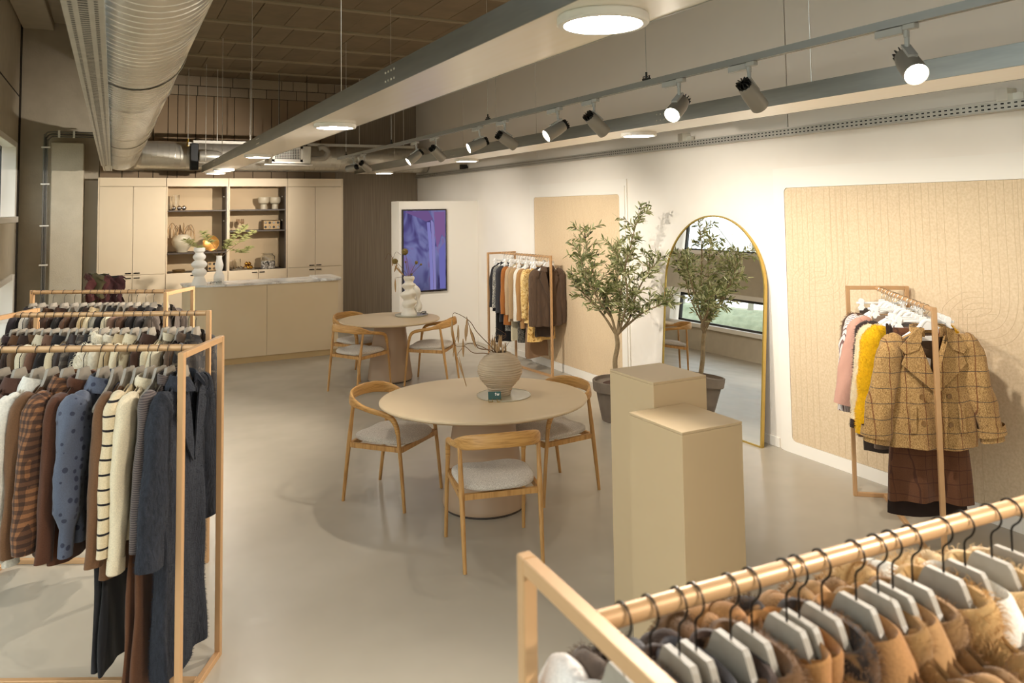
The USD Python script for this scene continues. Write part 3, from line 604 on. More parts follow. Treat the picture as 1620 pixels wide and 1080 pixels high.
# the portrait screen
t = thing('portrait_screen', 'black framed portrait screen glowing purple on the white box wall', 'screen', (4.245, 11.2, 1.47))
obj('bezel', cat(bx(-.362, .362, -.045, -.002, -.63, .63, .004)), M('bezel_brown', (40, 32, 28), .4), t)
pic = usdkit.material(stage, '/World/Looks/purple_screen', {'e': ('emission', {'strength': .38}), 't': ('texture_coordinate', {}), 's': ('separate_xyz', {}),
    'm': ('mapping', {'scale': (1.6, 1, 1.0), 'rotation': (0, .5, 0)}), 'n': ('noise_texture', {'scale': 1.8, 'detail': 2.0, 'distortion': 1.6}), 'r': ('rgb_ramp', {'ramp': [(.25, lin((64, 48, 98))), (.42, lin((98, 92, 150))), (.55, lin((132, 134, 188))), (.66, lin((140, 118, 172))), (.8, lin((176, 150, 190)))]}),
    'g': ('map_range', {'from_min': -.65, 'from_max': -.1, 'to_min': .45, 'to_max': 1.0, 'clamp': True}), 'mx': ('mix', {'mix_type': 'multiply', 'fac': 1.0})},
    [('t.object', 'm.vector'), ('m.vector', 'n.vector'), ('n.fac', 'r.fac'), ('t.object', 's.vector'), ('s.z', 'g.value'), ('r.color', 'mx.color1'), ('g.result', 'mx.color2'), ('mx.color', 'e.color')], 'e.emission')
obj('display', bx(-.342, .342, -.048, -.044, -.605, .61), pic, t, smooth=False)
def petal(pts, col, k):
    m = slab(Polygon(pts).buffer(.01), 0, .0008); v = m.vertices; m.vertices = np.stack([v[:, 0], -.0481-.0006*k-v[:, 2], v[:, 1]], 1)
    obj('picture_streak', m, emit('screen_streak_%d' % k, lin(col), .36), t, smooth=False)
petal([(.04, .42), (.075, .42), (.10, .1), (.115, -.3), (.12, -.59), (.09, -.59), (.085, -.25), (.07, .1)], (150, 146, 218), 1)
petal([(.105, .45), (.13, .42), (.15, .1), (.16, -.3), (.165, -.59), (.145, -.59), (.14, -.25), (.125, .1)], (158, 150, 214), 2)
petal([(.16, .58), (.32, .58), (.32, .20), (.27, .26), (.2, .05), (.17, .3)], (146, 108, 164), 3)
petal([(.235, .0), (.32, .1), (.32, -.58), (.25, -.58), (.24, -.3)], (126, 124, 200), 4)
petal([(-.3, .59), (.05, .59), (.12, .48), (.02, .45), (-.08, .50)], (128, 98, 156), 5)
# ================================================================== tables and chairs
table_m = M('taupe_linoleum', (206, 182, 146), .5, col2=(210, 186, 150), nscale=2)
table_base = M('taupe_base', (176, 148, 120), .5)
oak = usdkit.material(stage, '/World/Looks/oak', {'p': ('principled_bsdf', {'roughness': .42}), 't': ('texture_coordinate', {}), 'm': ('mapping', {'scale': (22, 22, 2.2)}), 'n': ('noise_texture', {'scale': 2.0, 'detail': 5.0, 'distortion': .6}),
    'r': ('rgb_ramp', {'ramp': [(.3, lin((158, 112, 58))), (.5, lin((188, 140, 80))), (.75, lin((200, 154, 94)))]})}, [('t.object', 'm.vector'), ('m.vector', 'n.vector'), ('n.fac', 'r.fac'), ('r.color', 'p.base_color')], 'p.BSDF')
oak_band = usdkit.material(stage, '/World/Looks/oak_band', {'p': ('principled_bsdf', {'roughness': .4}), 't': ('texture_coordinate', {}), 'm': ('mapping', {'scale': (3, 8, 45)}), 'n': ('noise_texture', {'scale': 2.0, 'detail': 5.0, 'distortion': .8}),
    'r': ('rgb_ramp', {'ramp': [(.3, lin((164, 116, 58))), (.5, lin((194, 145, 80))), (.75, lin((205, 158, 94)))]})}, [('t.object', 'm.vector'), ('m.vector', 'n.vector'), ('n.fac', 'r.fac'), ('r.color', 'p.base_color')], 'p.BSDF')
seat_fab = usdkit.material(stage, '/World/Looks/seat_fabric', {'p': ('principled_bsdf', {'roughness': .95, 'sheen_weight': .2, 'specular_ior_level': .2}), 't': ('texture_coordinate', {}), 'n': ('noise_texture', {'scale': 160.0, 'detail': 3.0}),
    'r': ('rgb_ramp', {'ramp': [(.3, lin((172, 160, 144))), (.7, lin((214, 204, 190)))]}), 'b': ('bump', {'strength': .4, 'distance': .003})}, [('t.object', 'n.vector'), ('n.fac', 'r.fac'), ('r.color', 'p.base_color'), ('n.fac', 'b.height'), ('b.normal', 'p.normal')], 'p.BSDF')
def make_table(lab, c, a, b, ang, br):
    t = thing('pedestal_table', lab, 'table', (*c, 0), ang)
    e = [(0, .715), (.88, .715), (.965, .720), (.99, .727), (1.0, .734), (.997, .742), (.985, .748), (.965, .75), (.5, .7502), (0, .7503)]
    obj('tabletop', lathe([(r*a, z) for r, z in e], 96, 1, b/a), table_m, t)
    obj('cone_base', lathe([(br*.985, .016), (br, .03), (br*.995, .05), (br*.72, .62), (br*.70, .716)], 64), table_base, t)
    obj('plinth', lathe([(0, .0), (br*.97, 0), (br*.97, .016), (0, .016)], 48), umber, t)
    return t
make_table('large oval taupe pedestal table in the foreground with the ribbed vase', (2.385, 5.11), .745, .665, -.435, .30)
make_table('round taupe pedestal table farther back with the white sculpted vase', (3.08, 9.33), .62, .60, -.3, .275)
chair_proto = None
def build_chair(t):
    band_pts = [(.25, .212, .53), (.2525, .198, .585), (.256, .163, .632), (.261, .095, .656), (.266, .0, .672), (.262, -.095, .692), (.236, -.185, .716), (.165, -.25, .733), (.085, -.275, .739)]
    pts = band_pts+[(0, -.283, .741)]+[(-x, y, z) for x, y, z in band_pts[::-1]]
    Pn = spline(pts, 110)
    s = np.clip((-.06-Pn[:, 1])/.19, 0, 1); s = s*s*(3-2*s)
    end = np.clip((Pn[:, 2]-.53)/.1, 0, 1)
    th = .0155+(.011-.0155)*s; hh = .0155+.003*end+(.044-.0185)*s
    band = tube(Pn, th, 14, rb=hh, n0=[1, 0, 0], power=.75)
    obj('backrest_and_arms', band, oak_band, t, smooth=50)
    for s in (-1, 1):
        obj('leg', tube(spline([(s*.258, .268, 0), (s*.254, .24, .3), (s*.25, .214, .52), (s*.25, .212, .54)], 14), np.linspace(.0115, .0165, 14), 12), oak, t)
        obj('leg', tube(spline([(s*.234, -.268, 0), (s*.238, -.222, .35), (s*.243, -.172, .695)], 14), np.concatenate([np.linspace(.0115, .0165, 9), np.linspace(.016, .0125, 5)]), 12), oak, t)
    fr = cat(*[bar((s*.243, .232, .418), (s*.24, -.195, .410), .022, .034, n0=[1, 0, 0]) for s in (-1, 1)], bar((-.245, .235, .418), (.245, .235, .418), .022, .034, n0=[0, 1, 0]), bar((-.235, -.205, .41), (.235, -.205, .41), .022, .034, n0=[0, 1, 0]))
    obj('seat_frame', fr, oak, t, smooth=False)
    n, m = 48, 14; a = np.arange(n)*2*PI/n; g = []
    for k in range(m):
        ph = -PI/2+PI*k/(m-1); rr = abs(math.cos(ph))**.45 if 0 < k < m-1 else 0.02
        z = .447+.036*math.sin(ph)*(1 if ph > 0 else .6)
        ca, sa = np.sign(np.cos(a))*abs(np.cos(a))**.62, np.sign(np.sin(a))*abs(np.sin(a))**.62
        X = rr*.243*ca*(1+.05*sa); Y = rr*.250*sa+.015
        Z = z+(.012*(rr*np.abs(ca))**2-.012*np.maximum(0, rr*sa)**2+.004*np.sin(5*X/.24+2)*np.cos(4*Y/.24) if ph > 0 else 0*X)
        g.append(np.stack([X, Y, Z+0*X], 1))
    obj('seat_cushion', capped(g), seat_fab, t, smooth=60)
def place_chair(c, face, lab, g):
    global chair_proto
    rz = math.atan2(-face[0], face[1])
    if chair_proto is None:
        chair_proto = thing('armchair', lab, 'chair', (*c, 0), rz, g); build_chair(chair_proto)
    else: dup(chair_proto, 'armchair', lab, 'chair', (*c, 0), rz, g)
ga, gb = 'chairs at the near table', 'chairs at the far table'
place_chair((2.119, 4.409), (.228, .974), 'curved oak armchair nearest the camera, its back turned to the viewer', ga)
place_chair((1.862, 5.60), (.62, -.785), 'curved oak armchair at the left of the near table', ga)
place_chair((2.945, 5.13), (-.985, -.13), 'curved oak armchair at the right of the near table', ga)
place_chair((2.60, 9.03), (.88, .47), 'curved oak armchair at the near left of the far table', gb)
place_chair((2.80, 9.78), (.5, -.87), 'curved oak armchair behind the far table, mostly hidden', gb)
place_chair((3.48, 8.92), (-.78, .62), 'curved oak armchair at the right of the far table, side on', gb)

# things on the near table
TT = .7505
sand = usdkit.material(stage, '/World/Looks/sand_ceramic', {'p': ('principled_bsdf', {'roughness': .9, 'specular_ior_level': .2}), 't': ('texture_coordinate', {}), 'n': ('noise_texture', {'scale': 5.0, 'detail': 4.0}), 'r': ('rgb_ramp', {'ramp': [(.3, lin((176, 156, 130))), (.7, lin((192, 172, 146)))]}), 'n2': ('noise_texture', {'scale': 120.0}), 'b': ('bump', {'strength': .2, 'distance': .003})},
    [('t.object', 'n.vector'), ('n.fac', 'r.fac'), ('r.color', 'p.base_color'), ('t.object', 'n2.vector'), ('n2.fac', 'b.height'), ('b.normal', 'p.normal')], 'p.BSDF')
o = thing('glass_plate', 'round pale glass plate under the ribbed vase', 'plate', (2.525, 5.065, TT))
obj('plate', lathe([(0, 0), (.19, 0), (.196, .002), (.197, .006), (.192, .009), (.185, .006), (0, .005)], 72), M('frosted_plate', (212, 202, 176), .18, alpha=1.0, transmission_weight=.35), o)
o = thing('ribbed_vase', 'round sand-coloured vase with uneven wrapped ribs and dry branches', 'vase', (2.505, 5.085, TT+.006))
prof = [(0, 0), (.072, 0), (.076, .006), (.08, .02), (.088, .045), (.098, .062), (.118, .085), (.142, .115), (.157, .145), (.162, .172), (.158, .20), (.146, .23), (.126, .258), (.10, .28), (.078, .295), (.062, .303), (.056, .306), (.05, .303), (.06, .285), (.09, .26), (0, .2)]
pz = spline([(r, 0, z) for r, z in prof[1:17]], 240); n = 88; a = np.arange(n)*2*PI/n; rings = []
random.seed(2)
for r, _, z in pz:
    ph = z*400+3.4*np.sin(a+.8)*np.clip((z-.04)*12, 0, 1)+1.6*np.sin(2*a+z*30)
    rib = .0021*np.sin(ph)+.0014*np.sin(ph*.41+1.3)
    R = r+rib*np.clip(z*30, .0, 1); rings.append(np.stack([R*np.cos(a), R*np.sin(a), np.full(n, z)], 1))
for r, z in ((.05, .303), (.062, .285), (.09, .26), (.1, .2)): rings.append(np.stack([r*np.cos(a), r*np.sin(a), np.full(n, z)], 1))
obj('pot', capped(rings), sand, o, smooth=45)
random.seed(21)
def dry(p, lens, r0, o, pods):
    b = obj('branch', tube(spline(p, 34), np.linspace(r0, r0*.45, 34), 6), twig_m, o)
    if pods: obj('seed_pod', cat(*pods), pod_m, b)
# the branch axes below are laid out in the camera-facing vertical plane of the table, x to the right
ex = np.array([.88, -.47, 0]); ez = np.array([0, 0, 1.]); ey = np.array([.47, .88, 0])
def V(u, w, d=0): return ex*u+ez*w+ey*d
dry([V(-.02, .26), V(-.06, .315), V(-.16, .33, .03), V(-.19, .42, .02), V(-.215, .48), V(-.235, .56, -.02)], 0, .0042, o, [pod(V(-.235, .55, -.02), .13, 0.0089), pod(V(-.215, .48), .15, 0.0096, (.25, -.1, -.96)), pod(V(-.245, .5), .12, 0.0089)])
dry([V(0, .26), V(-.05, .33), V(-.16, .44, .02), V(-.22, .53), V(-.32, .59, -.02), V(-.345, .55)], 0, .0036, o, [pod(V(-.345, .54), .13, 0.0089), pod(V(-.335, .36), .06, 0.0059), pod(V(-.338, .31), .04, 0.0037)])
dry([V(-.01, .27), V(-.10, .30, -.03), V(-.19, .305, -.03), V(-.25, .35, -.03), V(-.32, .36, -.03), V(-.305, .43)], 0, .0034, o, [pod(V(-.30, .5), .13, 0.0089), pod(V(-.265, .4), .13, 0.0089)])
dry([V(-.03, .27, .02), V(-.12, .33, .04), V(-.23, .36, .03), V(-.29, .31, .02), V(-.31, .28)], 0, .003, o, [pod(V(-.31, .27), .22, 0.0052, (.28, -.12, -.95)), pod(V(-.295, .27), .22, 0.0044, (.2, -.1, -.97))])
for k in range(9):
    u = -.05+.011*k+random.uniform(-.004, .004); h = random.uniform(.36, .44); d = random.uniform(-.03, .03)
    dry([V(u*.7, .25, d), V(u, .32, d), V(u*1.5+random.uniform(-.02, .02), h, d)], 0, .003, o, [pod(V(u, h-.01, d), .09, 0.0074, (random.uniform(-.1, .1), 0, -1))])
for k in range(5):
    dry([V(.0, .27), V(random.uniform(-.06, .04), .36, .02), V(random.uniform(-.08, .05), .42, 0), V(random.uniform(-.09, .06), .40+.02*k, 0)], 0, .0022, o, [])
o = thing('card_holder', 'small dark green card standing in a gold wire holder on the near table', 'card', (2.393, 4.945, TT), -.38)
cardm = rot(bx(-.045, .045, -.002, .002, .012, .066, .001), -.35, [1, 0, 0], (0, 0, .012)); obj('card', cardm, M('bottle_green', (24, 74, 66), .35), o, smooth=False)
gold = M('gold_wire', (206, 170, 96), .25, 1.0)
for s in (-1, 1):
    obj('foot', cat(tube(spline([(s*.03-.014, -.03, .003), (s*.03-.014, -.01, .02), (s*.03-.014, .004, .012), (s*.03-.014, .02, .003)], 16), .002, 6), tube(spline([(s*.03+.014, -.03, .003), (s*.03+.014, -.01, .02), (s*.03+.014, .004, .012), (s*.03+.014, .02, .003)], 16), .002, 6), rod((s*.03-.014, -.03, .003), (s*.03+.014, -.03, .003), .002, 6)), gold, o)
tm = meshkit.text_mesh('fw', .02, .0008, bold=True); v = tm.vertices.copy(); tm.vertices = np.stack([v[:, 0]+.002, -.0024-v[:, 2], v[:, 1]+.038], 1)
obj('lettering', rot(tm, -.35, [1, 0, 0], (0, 0, .012)), white_paint, o, smooth=False)

# things on the far table
o = thing('glass_tray', 'round grey green glass tray on the far table', 'tray', (3.40, 9.43, TT))
obj('tray', lathe([(0, 0), (.2, 0), (.208, .004), (.209, .016), (.205, .016), (.2, .008), (0, .008)], 60), M('grey_green_glass', (172, 168, 148), .25), o)
obj('eyeglass_wire', tube(spline([(.1, -.06, .018), (.13, -.03, .04), (.17, -.05, .045), (.16, -.09, .03), (.12, -.08, .02), (.15, -.02, .02), (.19, -.03, .03)], 40), .004, 6), dark_steel, o)
o = thing('sculpted_vase', 'white sculpted vase of twisted bulges with dried allium heads on the far table', 'vase', (3.375, 9.45, TT+.008))
cream_cer = M('cream_ceramic', (238, 230, 214), .5)
n = 56; a = np.arange(n)*2*PI/n; rings = []
cz = [(0, .105, 0), (.03, .10, 0), (.075, .075, 0), (.10, .066, 0), (.125, .082, 0), (.155, .10, .01), (.18, .085, .005), (.20, .072, 0), (.225, .088, 0), (.262, .112, -.006), (.29, .098, 0), (.315, .066, .01), (.335, .068, .005), (.362, .088, -.002), (.385, .082, 0), (.405, .056, 0), (.425, .054, 0), (.455, .068, 0), (.478, .07, 0), (.49, .062, 0), (.485, .05, 0), (.46, .04, 0)]
sp = spline([(z, r, d) for z, r, d in cz], 110)
for z, r, d in sp:
    R = r*(1+.04*np.sin(a*2+z*22)); zz = z+.016*np.sin(a+z*9)*np.clip(z*8, 0, 1)*np.clip((.47-z)*12, 0, 1)
    rings.append(np.stack([R*np.cos(a)+d, R*np.sin(a), zz], 1))
obj('pot', capped(rings), cream_cer, o, smooth=60)
hs = tube(spline([(.05, -.03, .36), (.085, -.05, .31), (.10, -.055, .26), (.10, -.05, .2), (.115, -.055, .14), (.11, -.05, .09), (.09, -.04, .06)], 40), .034+.010*np.sin(np.linspace(0, 9, 40)), 14)
obj('side_lobe', hs, cream_cer, o, smooth=60)
ball_m = M('allium_head', (104, 88, 44), .9, col2=(132, 110, 58), nscale=60, bump=.8, bscale=90)
def allium(p, r, st, nm='allium_stem'):
    b = obj(nm, tube(spline(st+[p], 20), .0028, 5), twig_m, o)
    random.seed(int(p[0]*1000)); q = trimesh.creation.icosphere(3, r); q.vertices *= (1+.12*(meshkit.noise(q.vertices*90)-.5)*2)[:, None]; q.apply_translation(p)
    obj('flower_head', q, ball_m, b, smooth=60)
def U(u, w, d=0): return tuple(np.array([.92, -.39, 0])*u+np.array([0, 0, w])+np.array([.39, .92, 0])*d)
allium(U(-.05, .80), .042, [(0, 0, .46), U(0, .55), U(-.02, .68)])
allium(U(-.175, .68), .036, [(0, 0, .46), U(-.04, .53), U(-.11, .62)])
allium(U(.095, .66), .021, [(0, 0, .46), U(.03, .54), U(.07, .62)])
allium(U(.155, .635), .014, [(0, 0, .46), U(.05, .53), U(.12, .6)])
allium(U(.035, .51), .014, [(0, 0, .46), U(.02, .49)])
allium(U(-.04, .67), .012, [(0, 0, .46), U(-.02, .56)])
b = obj('dry_leaf', cat(pod(U(-.07, .5), .17, .012, (-.62, .2, .75)), pod(U(-.15, .65), .11, .012, (-.3, .1, -.95)), pod(U(-.21, .74), .12, .01, (.05, 0, -1)), pod(U(-.175, .46), .17, .012, (.02, 0, -1))), pod_m, o)
obj('twig', cat(tube(spline([(0, 0, .46), U(-.1, .55), U(-.2, .72), U(-.26, .78), U(-.30, .70)], 24), .0025, 5), tube(spline([(0, 0, .46), U(-.1, .48), U(-.18, .47)], 14), .0022, 5), tube(spline([U(-.2, .72), U(-.16, .80), U(-.1, .76)], 12), .002, 5)), twig_m, o)

# ================================================================== pedestals, mirror, olive tree
ped_m = M('pedestal_beige', (198, 173, 135), .55)
def pedestal(lab, x0, x1, y0, y1, h):
    t = thing('pedestal', lab, 'pedestal', ((x0+x1)/2, (y0+y1)/2, 0)); a, b = (x1-x0)/2, (y1-y0)/2
    obj('column', bx(-a, a, -b, b, 0, h-.012, .002), ped_m, t, smooth=False)
    obj('top_board', bx(-a, a, -b, b, h-.0112, h, .0015), ped_m, t, smooth=False)
pedestal('taller square beige display pedestal standing behind the other one', 2.352, 2.686, 3.082, 3.455, 1.24)
pedestal('shorter square beige display pedestal in front', 2.200, 2.547, 2.690, 3.078, 1.12)

mir_m = usdkit.material(stage, '/World/Looks/mirror_silver', {'g': ('glossy_bsdf', {'color': (.93, .94, .93), 'roughness': 0.0})}, [], 'g.BSDF')
brass = M('brushed_brass', (206, 174, 96), .3, 1.0)
LEAN = math.radians(4.3)
t = thing('arched_mirror', 'tall arched mirror in a thin brass frame leaning on the white wall', 'mirror')
def arch(w, h, ins=0):
    r = w/2-ins; th = np.linspace(0, PI, 40)
    return Polygon([(-r, ins)]+[(r, ins)]+[(r*math.cos(q), h-w/2+r*math.sin(q)) for q in th])
MW, MH = 1.35, 2.01
YAWM = math.radians(-1.3)
def upright(m):   # (u along wall, v up, depth toward the room) -> the leaning mirror
    v = m.vertices; cl, sl = math.cos(LEAN), math.sin(LEAN)
    X = -v[:, 2]*cl+v[:, 1]*sl; Z = v[:, 1]*cl+v[:, 2]*sl
    cy_, sy_ = math.cos(YAWM), math.sin(YAWM); U_ = -v[:, 0]
    m.vertices = np.stack([4.985+X*cy_+U_*sy_, 5.735-X*sy_+U_*cy_, Z], 1); return m
obj('frame', upright(slab(arch(MW, MH).difference(arch(MW, MH, .014)), -.035, 0)), brass, t, smooth=25)
obj('glass', upright(slab(arch(MW, MH, .013), -.012, -.008)), mir_m, t, smooth=False)
obj('backing', upright(slab(arch(MW, MH, .013), -.03, -.02)), umber, t, smooth=False)

pot_m = M('grey_terracotta', (112, 98, 84), .85, col2=(126, 112, 97), nscale=6, bump=.15, bscale=60)
bark = M('olive_bark', (124, 104, 74), .9, col2=(150, 130, 98), nscale=18, bump=.6, bscale=50)
soil = M('soil', (74, 48, 34), .95, bump=.6, bscale=60)
leaf_ms = []
for k, (c1, c2) in enumerate((((132, 136, 82), (150, 152, 96)), ((184, 182, 136), (190, 186, 140)), ((98, 106, 60), (120, 126, 74)))):
    leaf_ms.append(usdkit.material(stage, '/World/Looks/olive_leaf_%d' % k, {'p': ('principled_bsdf', {'roughness': .5, 'base_color': lin(c1)}), 'tr': ('translucent_bsdf', {'color': lin(c2)}), 'x': ('mix_closure', {'fac': .25})}, [('p.BSDF', 'x.closure1'), ('tr.BSDF', 'x.closure2')], 'x.closure'))
OT = np.array([4.47, 6.42, 0])
t = thing('potted_olive_tree', 'olive tree with thin branching trunk in a dark grey terracotta pot', 'potted tree', OT)
obj('pot', lathe([(0, 0), (.165, 0), (.17, .01), (.222, .285), (.224, .288), (.245, .292), (.25, .30), (.256, .385), (.252, .392), (.236, .392), (.232, .36), (0, .34)], 56), pot_m, t)
obj('soil', lathe([(0, .345), (.1, .352), (.233, .355), (.233, .34), (0, .335)], 40), soil, t)
ax, ayv = np.array([.887, -.46, 0]), np.array([.46, .887, 0])     # across and along the view
def TP(u, z, d=0): return ax*u+ayv*d+np.array([0, 0, z])
rng = random.Random(17)
trunk = spline([TP(0, .34), TP(-.03, .55), TP(.0, .72), TP(-.01, .84)], 24)
obj('trunk', tube(trunk, np.linspace(.026, .021, 24), 10), bark, t)
mains = [[TP(-.01, .82), TP(-.12, 1.0), TP(-.22, 1.12), TP(-.35, 1.26), TP(-.42, 1.33)], [TP(-.01, .82), TP(-.06, 1.02), TP(-.17, 1.28, .05), TP(-.26, 1.6, .1), TP(-.3, 1.86, .1)],
         [TP(-.005, .82), TP(.03, 1.05), TP(.07, 1.35, .05), TP(.16, 1.72, .05), TP(.26, 2.03, .08)], [TP(0, .82), TP(.05, 1.0, -.08), TP(.08, 1.25, -.2), TP(.03, 1.5, -.28), TP(-.06, 1.7, -.3)],
         [TP(.0, .83), TP(.12, .98), TP(.2, 1.2, .06), TP(.33, 1.42, .1), TP(.45, 1.55, .1)], [TP(.0, .83), TP(.1, .92), TP(.25, 1.06, -.1), TP(.4, 1.13, -.15), TP(.52, 1.17, -.15)],
         [TP(.02, .9), TP(.05, 1.15, .15), TP(.05, 1.4, .25), TP(.2, 1.6, .28)], [TP(-.06, 1.0), TP(-.2, 1.2, -.12), TP(-.33, 1.45, -.15), TP(-.36, 1.62, -.12)]]
twigs = []
for k, mpts in enumerate(mains):
    c = spline(mpts, 40); obj('branch', tube(c, np.linspace(.014 if k < 6 else .009, .003, 40), 7), bark, t)
    for i in range(10, 40):
        d = np.array([rng.uniform(-1, 1), rng.uniform(-1, 1), rng.uniform(.1, 1.1)]); d /= np.linalg.norm(d); L = rng.uniform(.09, .24)
        side = c[i]+d*L; side = spline([c[i], c[i]+d*L*.5+np.array([0, 0, .02]), side+np.array([0, 0, -.01])], 9); twigs.append(side)
    twigs.append(c[26:])
tw = cat(*[tube(s, np.linspace(.0028, .0012, len(s)), 4) for s in twigs[:]]); obj('twigs', tw, bark, t, kind='stuff')
def leaf(p, d, L, w, rollv):
    d = d/np.linalg.norm(d); sdir = np.cross(d, rollv); sdir /= np.linalg.norm(sdir)+1e-9; nrm = np.cross(sdir, d)
    prof = [(0, .0), (.25, .8), (.55, 1), (.85, .5), (1, .0)]; g = []
    for s, ww in prof:
        c = p+d*L*s-nrm*(.12*L*s*s)
        g.append([c-sdir*w*ww, c+nrm*.0012, c+sdir*w*ww])
    top = quads(np.array(g)); return top
leaves = []
for s in twigs:
    n = len(s)
    for i in range(1, n):
        for sd in (-1, 1):
            if rng.random() < .38: continue
            tg = s[i]-s[i-1]; tg = tg/np.linalg.norm(tg)
            rv = np.array([rng.uniform(-1, 1), rng.uniform(-1, 1), rng.uniform(-.3, 1)]); o2 = np.cross(tg, rv); o2 /= np.linalg.norm(o2)+1e-9
            d = tg*rng.uniform(.5, 1.1)+o2*sd*rng.uniform(.5, .9); leaves.append((leaf(s[i], d, rng.uniform(.05, .085), rng.uniform(.0065, .0105), rv), rng.choices([0, 1, 2], [5, 4, 3])[0]))
rng.shuffle(leaves)
for m, k in leaves[:300]: obj('leaf', m, leaf_ms[k], t, smooth=True)
for kk in range(3): obj('foliage', cat(*[m for m, k in leaves[300:] if k == kk]), leaf_ms[kk], t, kind='stuff', smooth=True)
obj('olives', cat(*[mv(trimesh.creation.icosphere(1, .009), *(twigs[rng.randrange(len(twigs))][-3]+np.array([0, 0, -.012]))) for k in range(60)]), M('black_olive', (44, 34, 40), .4), t, kind='stuff')

# ================================================================== outside the windows (seen in the mirror)
grass = M('lawn', (138, 140, 112), .95, col2=(152, 152, 126), nscale=.8)
struct('ground', bx(-60, XL-.3, -40, 60, -.6, -.4), grass)
bark2 = M('grey_bark', (150, 146, 134), .9)
rng2 = random.Random(5)
for k in range(10):
    x, y = (-7.5, -12.5)[k % 2]+rng2.uniform(-1, 1), 6+2.2*k+rng2.uniform(-.4, .4); h = rng2.uniform(7, 10)
    tt = thing('bare_tree', 'bare winter tree outside the ribbon windows', 'tree', (x, y, -.4), 0, 'bare trees outside')
    tr = spline([(0, 0, 0), (rng2.uniform(-.1, .1), .1, h*.4), (rng2.uniform(-.4, .4), rng2.uniform(-.4, .4), h)], 16)
    obj('trunk', tube(tr, np.linspace(.14, .03, 16), 7), bark2, tt)
    br = []
    for i in range(16):
        j = rng2.randrange(4, 15); a = rng2.uniform(0, 2*PI); L = rng2.uniform(.9, 2.2)
        e = tr[j]+np.array([math.cos(a)*L, math.sin(a)*L, L*rng2.uniform(.5, 1.1)]); c = spline([tr[j], (tr[j]+e)/2+np.array([0, 0, .1]), e], 8)
        br.append(tube(c, np.linspace(.045, .012, 8), 5))
        for q in range(3):
            a2 = rng2.uniform(0, 2*PI); L2 = rng2.uniform(.4, .9); b0 = c[rng2.randrange(3, 8)]
            br.append(tube([b0, b0+np.array([math.cos(a2)*L2, math.sin(a2)*L2, L2*.8])], [.015, .005], 4))
    obj('branches', cat(*br), bark2, tt, kind='stuff')
hd = thing('hedge', 'low grey green hedge outside the ribbon windows', 'hedge', (-5, 10, -.4))
hm = trimesh.creation.icosphere(4, 1.0); hm.vertices *= (1+.25*(meshkit.fbm(hm.vertices*6)-.5))[:, None]; hm.vertices *= [.8, 14, 1.3]
obj('foliage', hm, M('hedge_green', (128, 136, 112), .9, col2=(158, 164, 138), nscale=6), hd, kind='stuff')
# ================================================================== clothes racks
rack_m = M('champagne_metal', (198, 156, 111), .38, .25)
def build_rack(name, lab, A, B, H=1.5, fw=.43, order=1):
    """A: floor point under the middle of the rectangular end frame, B: floor point of the single post"""
    A, B = np.array(A, float), np.array(B, float); d = B-A; L = np.hypot(*d); rz = math.atan2(d[1], d[0])
    t = thing(name, lab, 'clothes rack', (*A, 0), rz); w = .027; h = fw/2
    for s in (-1, 1): obj('frame_post', bx(-w/2, w/2, s*h-w/2, s*h+w/2, 0, H, .0025), rack_m, t, smooth=False)
    obj('top_bar', bx(-w/2, w/2, -h+w/2, h-w/2, H-w, H, .002), rack_m, t, smooth=False)
    obj('floor_bar', bx(-w/2, w/2, -h+w/2, h-w/2, 0, w, .002), rack_m, t, smooth=False)
    obj('end_post', bx(L-w/2, L+w/2, -w/2, w/2, 0, H, .0025), rack_m, t, smooth=False)
    obj('long_floor_bar', bx(w/2, L-w/2, -w/2, w/2, 0, w, .002), rack_m, t, smooth=False)
    obj('hanging_rail', mv(rot(lathe([(0, 0), (.0155, 0), (.0155, L-w), (0, L-w)], 20), PI/2, [0, 1, 0]), w/2, 0, H-.0165), rack_m, t)
    return dict(A=A, d=d/L, L=L, z=H-.0165, H=H)

